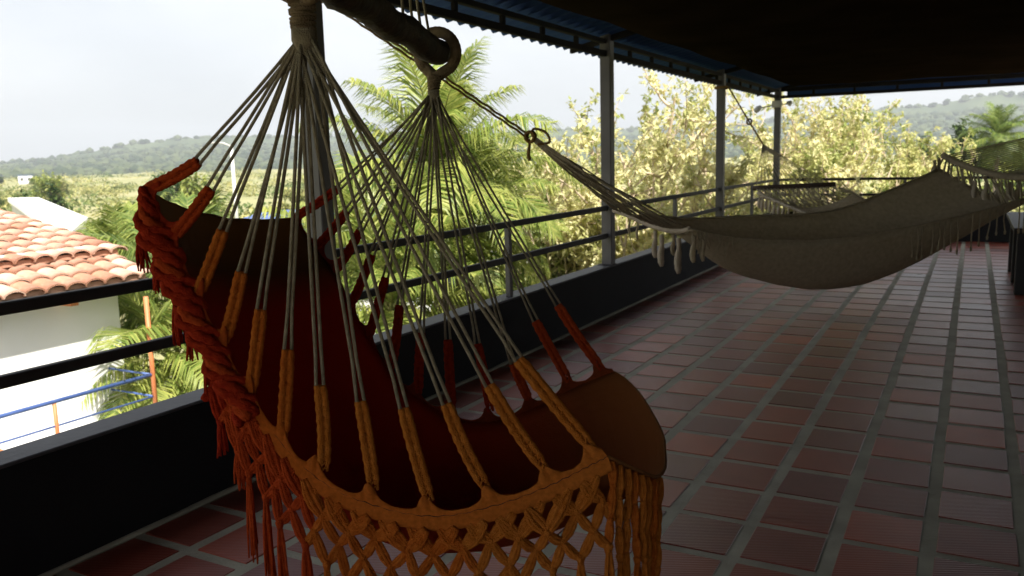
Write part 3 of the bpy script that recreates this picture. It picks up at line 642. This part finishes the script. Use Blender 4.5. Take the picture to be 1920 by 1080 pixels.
for side, (T, B, Cv, K) in enumerate(((NS_T, NS_B, Nc, KN), (FS_T, FS_B, Fc, KF))):
    kp = proj(K)
    for i, (t_, b_) in enumerate(zip(T, B)):
        ix = edge_near(Cv, b_); strap_idx[side].append(ix)
        d0 = Vector(Cv[ix]); db = (d0-EYE).dot(_fwd) - (.002 if side == 0 else 0)
        L1 = math.hypot(t_[0]-b_[0], t_[1]-b_[1]); L2 = math.hypot(kp[0]-t_[0], kp[1]-t_[1]); f = L1/(L1+L2)
        dt = 1/((1-f)/db + f/kp[2]); pb, pt = at(*b_, db), at(*t_, dt); strap_top[side].append(pt)
        # strap: a loop of thick yarn, two plies lying side by side with a groove between, slightly bowed
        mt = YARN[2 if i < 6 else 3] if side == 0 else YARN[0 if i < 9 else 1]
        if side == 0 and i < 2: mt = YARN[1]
        b = MB(); ax = (pt-pb).normalized(); sd_ = ax.cross((EYE-pb).normalized()).normalized(); bow = Vector((rng.uniform(-.004, .004), rng.uniform(-.004, .004), -.004))
        r0 = .0075
        for s_ in (-1, 1):
            pts = []; n_ = 26
            for k in range(n_+1):
                g = k/n_; wob = math.sin(k*1.9+s_)*.0006
                sep = r0*.92 if g < .9 else r0*.92*(1-(g-.9)*3)
                pts.append(pb.lerp(pt, g)+bow*math.sin(math.pi*g)+sd_*(s_*sep+wob))
            b.tube(pts, [r0*(1+.10*math.sin(k*2.1+s_))*min(1, .35+k*.16) for k in range(n_+1)], 7, bump=lambda i_, k_: 1+.10*((i_+k_) % 2))
        for k in range(14):                                               # crossing plies along the groove
            g = (k+.5)/14*.92; c = pb.lerp(pt, g)+bow*math.sin(math.pi*g); tw_ = (EYE-c).normalized()*r0*.62
            b.tube([c-sd_*r0*.7-ax*.005+tw_, c*1+tw_*1.0, c+sd_*r0*.7+ax*.005+tw_], .0021, 4)
        strap_o = b.build('strap', mt, chair)
        # the doubled suspension cord through the strap
        for s_ in (-1, 1):
            b = MB(); p0 = pt+sd_*s_*r0*1.05-ax*.006; p1 = K+(pt-K).normalized()*.02+sd_*s_*.004+Vector((rng.uniform(-.012, .012), rng.uniform(-.012, .012), 0))
            q0 = pt+(K-pt).normalized()*rng.uniform(.05, .10)+sd_*s_*r0*rng.uniform(.5, 1.0)
            pts = [p0, q0]+[q0.lerp(p1, f)+Vector((0, 0, -.004*math.sin(math.pi*f))) for f in (.25, .5, .75, 1)]
            b.tube(pts, .0039 if side == 0 else .0036, 6); b.build('cord', M['cord'], chair)
        b = MB(); b.tube([pt+sd_*s_*r0*1.2-ax*.004+(EYE-pt).normalized()*-.002 for s_ in (-1, -.4, .4, 1)], .0042, 6); b.build('cord_loop', M['cord'], strap_o)

# woven edge bands with scallops drawn up to the straps
def band(Cv, idxs, tops, mats, down, nm):
    fine = 360; C2 = catmull(Cv, fine); cum = np.concatenate([[0], np.cumsum(np.linalg.norm(np.diff(C2, axis=0), axis=1))])
    pos = [cum[int(ix/(nu-1)*(fine-1))] for ix in idxs]
    vs = []; fs = []; att = []
    for i in range(fine):
        p = Vector(C2[i]); tg = Vector(C2[min(i+1, fine-1)]-C2[max(i-1, 0)]).normalized()
        k = min(range(len(pos)), key=lambda q: abs(pos[q]-cum[i])); 
        wts = [math.exp(-((cum[i]-q)/.05)**2)+1e-6 for q in pos]; sw = sum(wts)
        upv = sum(((tops[q]-Vector(C2[int(idxs[q]/(nu-1)*(fine-1))])).normalized()*wts[q] for q in range(len(pos))), Vector())/sw; upv.normalize()
        dist = abs(cum[i]-pos[k]); h = .009+.026*math.exp(-(dist/.016)**2)+.012*max(0, 1-dist/.05)
        out_ = (EYE-p).normalized()*(.004 if nm == 'near' else -.003)
        puck = .0042*math.sin(cum[i]*260)*math.exp(-(dist/.03)**2)
        dn = Vector((0, 0, -1)); dn = (dn-upv*.0)
        dn = (-(upv)*.6+Vector((0, 0, -.6))); dn.normalize()
        prof = [(p+upv*h*f+out_*(1+.4*math.sin(math.pi*f))+(EYE-p).normalized()*puck*f) for f in (1, .72, .45, .2, 0)]+[p+dn*down*f+out_*1.3 for f in (.35, .7, 1)]
        for q in prof: vs.append(q)
        att += [max(.001, i/fine)]*8
    for i in range(fine-1):
        for j in range(7): a = i*8+j; fs.append((a, a+8, a+9, a+1))
    return C2, cum, vs, fs, att
def band_mat(name, c):
    mt = bpy.data.materials.new(name); mt.use_nodes = True; t = mt.node_tree; L = t.links.new; p = t.nodes['Principled BSDF']; p.inputs['Roughness'].default_value = .92; p.inputs['Specular IOR Level'].default_value = .06
    a_ = N('ShaderNodeAttribute', t, attribute_name='rnd'); ra = N('ShaderNodeValToRGB', t); e = ra.color_ramp.elements
    e[0].color = (*c[0], 1); e[1].color = (*c[2], 1); e[0].position = .1; e[1].position = .9; x = e.new(.42); x.color = (*c[1], 1); L(a_.outputs['Fac'], ra.inputs['Fac'])
    tc = N('ShaderNodeTexCoord', t); no = N('ShaderNodeTexNoise', t); no.inputs['Scale'].default_value = 120; L(tc.outputs['Object'], no.inputs['Vector'])
    mr = N('ShaderNodeMapRange', t); mr.inputs['To Min'].default_value = .6; mr.inputs['To Max'].default_value = 1.3; L(no.outputs['Fac'], mr.inputs['Value'])
    mu = N('ShaderNodeMixRGB', t, blend_type='MULTIPLY'); mu.inputs['Fac'].default_value = 1; L(ra.outputs[0], mu.inputs['Color1']); L(mr.outputs[0], mu.inputs['Color2']); L(mu.outputs[0], p.inputs['Base Color'])
    wv = N('ShaderNodeTexWave', t, bands_direction='Z'); wv.inputs['Scale'].default_value = 130; wv.inputs['Distortion'].default_value = 1.5; L(tc.outputs['Object'], wv.inputs['Vector'])
    bn = N('ShaderNodeBump', t); bn.inputs['Strength'].default_value = .7; bn.inputs['Distance'].default_value = .003; L(wv.outputs['Fac'], bn.inputs['Height']); L(bn.outputs[0], p.inputs['Normal'])
    return mt
C2, cum, vs, fs, att = band(Nc, strap_idx[0], strap_top[0], None, .030, 'near')
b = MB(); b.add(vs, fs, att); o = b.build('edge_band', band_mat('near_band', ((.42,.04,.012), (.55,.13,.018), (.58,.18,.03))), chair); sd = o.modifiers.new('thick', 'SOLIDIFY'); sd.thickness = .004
b = MB(); b.tube([Vector(p)+(EYE-Vector(p)).normalized()*.0085+Vector((0, 0, .0015*math.sin(i*.8))) for i, p in enumerate(C2)][::2], .0011, 4); b.build('stitching', mat('dark_thread', (.05,.015,.01), None, .9), chair)
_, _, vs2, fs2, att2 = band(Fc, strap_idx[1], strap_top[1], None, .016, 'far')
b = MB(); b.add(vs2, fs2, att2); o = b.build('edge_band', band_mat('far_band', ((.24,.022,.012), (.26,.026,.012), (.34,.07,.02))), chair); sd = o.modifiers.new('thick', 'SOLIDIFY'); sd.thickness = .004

# macrame fringe: crossing bundles, knots, open lattice, tassels
LN0 = cum[-1]
hem = [np.array(vs_seat[(nu-1)*nv+j]) for j in range(0, 10)]
C2 = np.concatenate([C2, np.array(hem[1:])]); cum = np.concatenate([[0], np.cumsum(np.linalg.norm(np.diff(C2, axis=0), axis=1))])
LT = cum[-1]; L0 = LN0; STEP = .063; NF = int(L0/STEP)
def seam(s_): 
    s_ = min(max(s_, 0), LT); i = int(np.searchsorted(cum, s_)); i = min(max(i, 1), len(cum)-1); f = (s_-cum[i-1])/max(1e-9, cum[i]-cum[i-1]); return Vector(C2[i-1])*(1-f)+Vector(C2[i])*f
def ymat(s_): f = s_/LT; return YARN[0 if f < .24 else 1 if f < .42 else 2 if f < .66 else 3]
back_ = Vector(C2[0]-C2[170]); back_.z = 0; back_.normalize()
def node(s_, j):
    p = seam(s_); f = s_/LT; steep = max(0, 1-f/.42)                     # back edge: fringe hangs close along the cloth
    tocam = (EYE-p); tocam.z = 0; tocam.normalize()
    h = (.024, .078, .128, .180, .236)[j]
    q = p+Vector((0, 0, -h))+tocam*(.010+.004*math.sin(s_*90+j))+back_*(.030*steep*(1 if j else .3))
    jt = Vector((mnoise.noise(Vector((s_*40, j*3.1, 0))), mnoise.noise(Vector((s_*40, j*3.1, 9))), mnoise.noise(Vector((s_*40, j*3.1, 19)))*.8))*.020
    return q+(jt if j else Vector())
def bundle(p, q, r_, n, mt, nm, bulge=1.6, sag=0.004):
    b = MB(); t = (q-p).normalized(); tv = (EYE-p).normalized(); sd_ = t.cross(tv).normalized()
    for k in range(n):
        o_ = (k-(n-1)/2)*r_*1.25; pts = []; rr = []
        dep = rng.uniform(-.002, .002)
        for g in (0, .14, .35, .6, .85, 1):
            w_ = .42+bulge*.5*math.sin(math.pi*g); pts.append(p.lerp(q, g)+sd_*o_*w_+tv*(dep*math.sin(math.pi*g)+(.0015 if k % 2 else 0))+Vector((0, 0, -sag*math.sin(math.pi*g)))); rr.append(r_*(.8+.35*math.sin(math.pi*g)))
        b.tube(pts, rr, 5)
    return b.build(nm, mt, chair)
def knot(p, mt, s_=.0085):
    b = MB(); tv = (EYE-p).normalized(); r1 = tv.orthogonal().normalized(); r2_ = tv.cross(r1)
    for ph in (0, 1.2, 2.2):
        d = r1*math.cos(ph)+r2_*math.sin(ph); b.tube([p-d*s_*.9, p-d*s_*.4+tv*s_*.5, p+d*s_*.4+tv*s_*.5, p+d*s_*.9], [s_*.3, s_*.5, s_*.5, s_*.3], 6)
    b.build('fringe_knot', mt, chair)
def tassel(p, ln, mt, n=11, spread=.013):
    b = MB(); 
    b.tube([p+Vector((0, 0, .006)), p, p+Vector((0, 0, -.012))], [.006, .0095, .0065], 7)
    for k in range(n):
        an = 2*math.pi*k/n+rng.random(); rr = spread*rng.uniform(.3, 1); d = Vector((math.cos(an)*rr, math.sin(an)*rr, 0)); l_ = ln*rng.uniform(.8, 1.05)
        b.tube([p+d*.15, p+d*.55+Vector((0, 0, -l_*.3)), p+d*.8+Vector((rng.uniform(-.003, .003), 0, -l_*.65)), p+d*rng.uniform(.7, 1.25)+Vector((0, 0, -l_))], [.0034, .0036, .003, .0018], 5)
    b.build('tassel', mt, chair)
for i in range(NF):
    s0 = (i+.5)*STEP; mt = ymat(s0); f = s0/LT
    rows = 4 if f > .18 else (2 if f > .06 else 1)
    # row 0: broad bundles cross from the band down to the knots on both sides
    for dlt in (-.5, .5):
        s1 = s0+dlt*STEP
        if 0 < s1 < LT: bundle(node(max(0, s0-dlt*.55*STEP), 0), node(s1, 1), .0046, 5, mt, 'fringe_bundle', 1.25, .004)
    for j in range(1, rows):
        sh = .5 if j % 2 else 0
        sj = s0+sh*STEP
        if sj > LT: continue
        if j > 0: knot(node(sj, j), mt)
        for dlt in (-.5, .5):
            s1 = sj+dlt*STEP
            if 0 < s1 < LT and j < rows-1: bundle(node(sj, j), node(s1, j+1), .0045, 3, mt, 'fringe_cord', 1.4, .006)
    jl = rows-1; sj = s0+(.5 if jl % 2 else 0)*STEP
    if sj < LT: tassel(node(sj, max(1, jl)), rng.uniform(.10, .15) if f > .45 else rng.uniform(.13, .21) if f > .25 else rng.uniform(.06, .11), mt, 12, .015)

s0 = L0+.012; kk = 0
while s0 < LT:                                             # plain knotted strings round the front corner
    p = seam(s0)+Vector((0, 0, -.006)); tc_ = (EYE-p).normalized(); p += tc_*.006; mt = YARN[3 if kk % 3 else 2]
    for g in range(3):
        q = p+Vector((rng.uniform(-.006, .006), rng.uniform(-.006, .006), -rng.uniform(.05, .075))); bundle(p, q, .0042, 3, mt, 'fringe_cord', 1.3, 0); knot(q, mt, .0075); p = q
    tassel(p, rng.uniform(.09, .14), mt, 8, .009); s0 += .026; kk += 1
nb_ = int(360*.40)
for ph, r_, off, mi_ in ((0, .013, .016, 0), (2.1, .013, .016, 0), (4.2, .012, .016, 1), (1.0, .010, .034, 0), (3.4, .010, .036, 0)):
    pts = []; rr = []
    for i in range(0, nb_, 2):
        p = Vector(C2[i]); f = i/nb_; tg = Vector(C2[i+1]-C2[i]).normalized(); tc_ = (EYE-p).normalized(); sd_ = tg.cross(tc_).normalized()
        if sd_.dot(back_) < 0: sd_ = -sd_
        an = ph+cum[i]*52; sw = min(1, f*5)*(1-.25*f)
        pts.append(p+sd_*(.022*sw+off*sw*math.cos(an))+tc_*(.010+.012*math.sin(an))+Vector((0, 0, -.01*sw))); rr.append(r_*(.55+.45*sw)*(1+.22*math.sin(cum[i]*330+ph)))
    b = MB(); b.tube(pts, rr, 8, bump=lambda i, k: 1+.12*((i+k) % 2)); b.build('edge_braid', YARN[mi_], chair)
# bar, bindings, loops, hanging ropes
BN, BF = at(566, -66, 1.66), at(822, 100, 2.66)
b = MB(); K = 40; bx_ = (BF-BN).normalized()
pts = [(BN-bx_*.05).lerp(BF+bx_*.012, k/K)+Vector((0, 0, .006*math.sin(k*.5))) for k in range(K+1)]
b.tube(pts, [.040*(1+.05*mnoise.noise(Vector((k*.35, 0, 0)))) for k in range(K+1)], 18, bump=lambda i, k: 1+.07*mnoise.noise(Vector((i*.45, math.cos(k*.349)*1.2, math.sin(k*.349)*1.2)))+(.10 if mnoise.noise(Vector((i*.9, k*.5, 7))) > .42 else 0)); b.build('wooden_bar', M['bark'], chair)
for (K_, B_, d) in ((KN, BN, 1.70), (KF, BF, 2.62)):
    top = K_+Vector((0, 0, .055)) if B_ is BN else at(815, 146, 2.64)
    b = MB(); n_ = 30; w0, w1 = (.0235, .0255) if B_ is BN else (.0165, .0215)
    b.tube([K_.lerp(top, k/n_) for k in range(n_+1)], [(w0+(w1-w0)*k/n_)*.94 for k in range(n_+1)], 12)
    tn = 9 if B_ is BN else 6; b.tube([K_.lerp(top, g)+(Vector((math.cos(g*tn*6.283), math.sin(g*tn*6.283), 0))*(w0+(w1-w0)*g))+Vector((0, 0, .003*math.sin(g*40))) for g in np.linspace(0, 1, tn*14)], .0034, 5); b.build('cord_binding', M['cordw'], chair)
    # flare of strands below the binding
    b = MB(); b.tube([K_+Vector((0, 0, .004)), K_+Vector((0, 0, -.02)), K_+Vector((0, 0, -.05))], [w0, w0*1.02, w0*.55], 10, bump=lambda i, k: 1+.15*(k % 2)); b.build('strand_flare', M['cord'], chair)
    rgt = bx_.cross(Vector((0, 0, 1))).normalized(); c = B_-bx_*.012
    lp = [top]
    for k in range(0, 17):
        an = -math.pi*.5-.62-(2*math.pi-1.24)*k/16; lp.append(c+rgt*math.cos(an)*.060+Vector((0, 0, math.sin(an)*.062)))
    lp.append(top)
    b = MB(); b.tube(catmull(lp, 60), [.0175*(1+.05*(k % 2)) for k in range(60)], 10, flat=1.0); b.build('bar_loop', M['cordw'], chair)
HOOK = at(723, -395, 2.16); HOOK.z = 2.40
for k, (px, py) in enumerate(((756, 24), (774, 38), (790, 50), (806, 62))):
    f = (px-566)/(822-566); d = 1/((1-f)/1.66+f/2.66); p = at(px, py, d+.02)
    b = MB(); b.tube([p+Vector((0, 0, -.02)), p.lerp(HOOK, .5), HOOK+Vector((.004*k, 0, 0))], .0042, 6); b.build('hanging_rope', M['cord'], chair)
    q = BN+bx_*(.02+.03*k)+Vector((0, 0, .03)); b = MB(); b.tube([q, q.lerp(HOOK, .5), HOOK+Vector((-.004*k, .004, 0))], .0042, 6); b.build('hanging_rope', M['cord'], chair)
b = MB(); b.tube([HOOK+Vector((0, 0, .04)), HOOK+Vector((0, 0, .01)), HOOK+Vector((.02, 0, -.012)), HOOK+Vector((0, 0, -.03)), HOOK+Vector((-.02, 0, -.012))], .005, 8); tag(b.build('ceiling_hook', M['beam']), 'dark metal hook in the ceiling above the orange chair', 'hook')
#--SECTION-5--
# ------------------------------------------------------------------ white hammock slung from the near post to the added inner wall
PA = Vector((-2.9, 3.36)); SL = .7345
def dl(px, py, off=0.0):                                   # distance at which a sight line crosses the hammock's own vertical plane
    r_ = ray(px, py); return (PA.y+SL*(-PA.x))/(r_.y-SL*r_.x) + off
ham = empty('hammock', (-.5, 5.1, .6), 'wide cream cotton hammock slung across the terrace above the tiles', 'hammock', 'hammocks on the terrace')
nu2, nv2 = 64, 26
B_ = catmull([at(x, y, dl(x, y, .34*f)) for x, y, f in ((1222,404,1),(1300,410,1),(1400,405,1),(1500,402,1),(1580,390,1),(1660,360,1),(1764,316,.98))], nu2)
A_ = catmull([at(x, y, dl(x, y, -.30)) for x, y in ((1296,430),(1380,446),(1470,451),(1560,448),(1680,431),(1790,408),(1930,371))], nu2)
C_ = catmull([at(x, y, dl(x, y, -.04)) for x, y in ((1268,432),(1350,497),(1440,527),(1520,540),(1610,530),(1715,482),(1880,376))], nu2)
vs = []; fs = []
for i in range(nu2):
    Q = 2*C_[i]-.5*(A_[i]+B_[i])
    for j in range(nv2):
        v = j/(nv2-1); p = B_[i]*(1-v)**2+2*v*(1-v)*Q+A_[i]*v*v; wr = .007*mnoise.noise(Vector((i*.05, j*.6, 2)))+.004*mnoise.noise(Vector((i*.3, j*.3, 8)))
        vs.append((p[0], p[1], p[2]+wr*math.sin(math.pi*v)))
for i in range(nu2-1):
    for j in range(nv2-1): a = i*nv2+j; fs.append((a, a+1, a+nv2+1, a+nv2))
b = MB(); b.add(vs, fs); o = b.build('hammock_cloth', M['cream'], ham); sd = o.modifiers.new('thick', 'SOLIDIFY'); sd.thickness = .004
for Cx in (A_, B_): b = MB(); b.tube(Cx[::2], .007, 6); b.build('side_hem', M['cream'], ham)
RING = at(1001, 260, dl(1001, 260)); 
rollL = catmull([at(x, y, dl(x, y, o_)) for x, y, o_ in ((1150,394,.36),(1180,404,.26),(1215,419,.1),(1250,430,-.08),(1278,432,-.2),(1294,428,-.29))], 26)
b = MB(); b.tube(rollL, [.017*(.75+.3*math.sin(math.pi*k/25))*(1+.05*(k % 2)) for k in range(26)], 9); b.build('end_roll', M['creamw'], ham)
for k in range(24):
    q = Vector(rollL[1+k]); b = MB(); p = RING+Vector((rng.uniform(-.008, .008), 0, rng.uniform(-.012, .012)))
    b.tube([p, p.lerp(q, .35)+Vector((0, 0, -.012+.02*math.sin(k))), p.lerp(q, .7)+Vector((0, 0, -.010+.012*math.cos(k*2))), q], .0042, 5); b.build('cord', M['cord'], ham)
    c = Vector(vs[1*nv2+int(k/23*(nv2-1))]); b = MB(); b.tube([q, q.lerp(c, .5)+Vector((rng.uniform(-.01, .01), 0, -.012)), c], .0048, 5); b.build('cord', M['cream'], ham)
def htassel(p, ln, r_, mt, par, nm='tassel'):
    b = MB(); n_ = 7
    b.tube([p+Vector((.004*math.sin(k), 0, -ln*k/n_)) for k in range(n_+1)], [r_*f for f in (.55, .62, .55, .72, .8, .84, .86, .45)], 8, bump=lambda i, k: 1+.22*((k+i//3) % 2)); b.build(nm, mt, par)
for (x, y, o_, ln, r_) in ((1228,432,.0,.13,.016), (1240,440,-.05,.15,.019), (1272,446,-.15,.165,.02), (1262,440,.05,.10,.012), (1300,442,-.3,.12,.016), (1318,448,-.3,.10,.014), (1180,405,.25,.09,.008), (1195,412,.2,.1,.008)):
    htassel(at(x, y, dl(x, y, o_)), ln*1.15, r_, M['creamw'] if ln > .12 else M['cream'], ham)
for k in range(26):                                        # loose strands by the gathered end
    p = Vector(A_[1+k % 9])+Vector((rng.uniform(-.02, .02), rng.uniform(-.02, .02), 0)); b = MB(); l_ = rng.uniform(.04, .13)
    b.tube([p, p+Vector((rng.uniform(-.02, .02), 0, -l_*.5)), p+Vector((rng.uniform(-.03, .03), 0, -l_))], .0028, 4); b.build('strand', M['cream'], ham)
# knotted ring and the two-ply tie rope to the post
b = MB(); spr = [RING+Vector((math.cos(k*.9)*.026-.02, math.sin(k*.5)*.012, math.sin(k*.9)*.026+.01)) for k in range(22)]; b.tube(catmull(spr, 80), .0085, 7); b.build('ring_knot', M['rope'], ham)
b = MB(); b.tube(catmull([RING+Vector((-.01, 0, .01)), RING+Vector((.0, 0, .05)), RING+Vector((.06, .02, .03)), RING+Vector((.075, .03, -.02)), RING+Vector((.02, 0, -.03))], 30), .007, 7); b.build('ring_knot', M['rope'], ham)
htassel(RING+Vector((-.03, 0, 0)), .115, .011, M['rope'], ham, 'rope_tail')
TIE = Vector((-2.86, 3.37, 2.27))
for s_ in (-1, 1): b = MB(); spiral(b, TIE+Vector((0, 0, .012*s_)), RING+Vector((-.03, 0, .012+.010*s_)), .0062, .002, 14, 60, sides=6); b.build('tie_rope', M['rope'], ham)
b = MB(); b.tube([(-2.95+.078*math.cos(a), 3.37+.078*math.sin(a), 2.255+.012*a/6) for a in np.linspace(0, 18.8, 50)], .008, 6); b.build('rope_wrap', M['rope'], ham)
# right end
rollR = catmull([at(x, y, dl(x, y, o_)) for x, y, o_ in ((1768,291,.38),(1795,305,.28),(1830,318,.14),(1870,328,0),(1910,333,-.12),(1960,336,-.28))], 28)
b = MB(); b.tube(rollR, [.019*(1+.05*(k % 2)) for k in range(28)], 9); b.build('end_roll', M['cream'], ham)
RING2 = Vector((1.75, 6.78, 1.86)); TIE2 = Vector((2.99, 7.69, 2.2))
for k in range(24):
    q = Vector(rollR[1+k]); b = MB(); b.tube([q, q.lerp(RING2, .5)+Vector((0, 0, -.015)), RING2], .0042, 5); b.build('cord', M['cord'], ham)
    c = Vector(vs[(nu2-2)*nv2+int(k/23*(nv2-1))]); b = MB(); mid_ = q.lerp(c, .5)+Vector((rng.uniform(-.02, .02), rng.uniform(-.02, .02), -.02)); b.tube([q, mid_, c], [.004, .007, .004], 5); b.build('cord', M['cream'], ham)
b = MB(); b.tube([RING2, TIE2], .009, 6); b.build('tie_rope', M['rope'], ham)
for (x, y, o_, ln) in ((1806,330,.2,.10),(1828,338,.1,.11),(1848,342,.05,.115),(1870,344,0,.11),(1893,342,-.05,.10),(1752,300,.36,.12),(1760,296,.36,.14),(1908,345,-.1,.1)): htassel(at(x, y, dl(x, y, o_)), ln, .016, M['creamw'] if 1815 < x < 1880 else M['cream'], ham)
for k in range(15):                                        # knotted fringe under the near rim
    f = .72+.27*k/14; p = Vector(A_[int(f*(nu2-1))]); l_ = .10+.02*math.sin(k)+.09*(1-abs(f-.86)*2)
    b = MB(); b.tube([p, p+Vector((.006*math.sin(k*2), 0, -l_*.5)), p+Vector((.004*math.cos(k), 0, -l_*.86)), p+Vector((.004*math.cos(k), 0, -l_*.9)), p+Vector((.004*math.cos(k), 0, -l_))], [.0042, .0036, .004, .0075, .005], 6); b.build('fringe_strand', M['cream'], ham)
# ------------------------------------------------------------------ second hammock with a dark spreader bar
h2 = empty('hammock', (-1.2, 9.4, .7), 'hammock with dark wooden spreader bar and open net near the corner post', 'hammock', 'hammocks on the terrace')
q0, q1 = at(1412, 353, 10.15), at(1567, 346, 9.75)
b = MB(); b.tube([q0.lerp(q1, k/8) for k in range(9)], .031, 10); b.build('spreader_bar', M['darkbar'], h2)
RG = at(1430, 270, 10.35); TI = Vector((-2.86, 11.28, 2.3))
b = MB(); spiral(b, TI, RG, .011, .003, 16, 50); tie_o = b.build('tie_rope', M['rope'], h2)
kp = TI.lerp(RG, .62); b = MB(); b.tube(catmull([kp+Vector((math.cos(k)*.03, 0, math.sin(k)*.035)) for k in range(12)], 40), .012, 6); b.build('rope_knot', M['rope'], tie_o)
b = MB(); b.tube([(-2.95+.078*math.cos(a), 11.25+.078*math.sin(a), 2.285+.012*a/6) for a in np.linspace(0, 12.6, 36)], .01, 6); b.build('rope_wrap', M['rope'], h2)
for k in range(17): q = q0.lerp(q1, .04+.92*k/16); b = MB(); b.tube([RG, RG.lerp(q, .5)+Vector((0, 0, -.01)), q], .0045, 4); b.build('cord', M['cord'], h2)
nu3, nv3 = 26, 18
A3 = catmull([at(*q) for q in ((1420,362,10.0),(1452,376,9.8),(1500,396,9.5),(1570,425,9.1),(1650,440,8.8),(1740,425,8.6))], nu3)
B3 = catmull([at(*q) for q in ((1572,352,9.7),(1600,362,9.6),(1640,385,9.5),(1690,405,9.3),(1740,410,9.1),(1790,400,8.9))], nu3)
vs3 = []; fs3 = []
for i in range(nu3):
    for j in range(nv3):
        v = j/(nv3-1); p = A3[i]*(1-v)+B3[i]*v; sg = (.02+.17*math.sin(math.pi*min(1, i/(nu3-1)*1.0)))*4*v*(1-v); vs3.append((p[0], p[1], p[2]-sg))
i0 = 5
for i in range(i0, nu3-1):
    for j in range(nv3-1): a = i*nv3+j; fs3.append((a, a+1, a+nv3+1, a+nv3))
b = MB(); b.add(vs3, fs3); o = b.build('hammock_cloth', M['cream'], h2); sd = o.modifiers.new('thick', 'SOLIDIFY'); sd.thickness = .004
b = MB(); b.tube(A3, .018, 7); b.build('side_hem', M['creamw'], h2); b = MB(); b.tube(B3, .014, 7); b.build('side_hem', M['cream'], h2)
for k in range(22):                                        # diamond net between bar and cloth
    for s_ in (-1, 1):
        f0 = .03+.94*k/21; f1 = min(1, max(0, f0+s_*.09)); p = q0.lerp(q1, f0); c = Vector(vs3[i0*nv3+int(f1*(nv3-1))]); mid_ = Vector(vs3[2*nv3+int((f0+f1)/2*(nv3-1))])
        b = MB(); b.tube([p, mid_, c], .0075, 5); b.build('net_cord', M['cream'], h2)
for k in range(9): p = Vector(A3[1+k]); htassel(p, .17+.03*math.sin(k*2), .02, M['creamw'], h2)
TIE3 = Vector((2.99, 8.9, 2.25)); RG3 = Vector((1.5, 8.7, 1.45))
for k in range(12): q = Vector(vs3[(nu3-1)*nv3+int(k/11*(nv3-1))]); b = MB(); b.tube([q, RG3], .0045, 4); b.build('cord', M['cord'], h2)
b = MB(); b.tube([RG3, TIE3], .011, 6); b.build('tie_rope', M['rope'], h2)
# ------------------------------------------------------------------ haze over the land
hz = MB(); hz.box((-3400, -3400, -12), (3400, 3400, 190)); ho = tag(hz.build('haze', None, smooth=False), kind='stuff')
hmat = bpy.data.materials.new('haze_air'); hmat.use_nodes = True; t = hmat.node_tree; t.nodes.clear()
o = N('ShaderNodeOutputMaterial', t); v = N('ShaderNodeVolumePrincipled', t); v.inputs['Color'].default_value = (.90, .95, 1.0, 1); v.inputs['Density'].default_value = .00042; v.inputs['Anisotropy'].default_value = .2
t.links.new(v.outputs[0], o.inputs['Volume']); ho.data.materials.clear(); ho.data.materials.append(hmat); ho.display_type = 'WIRE'
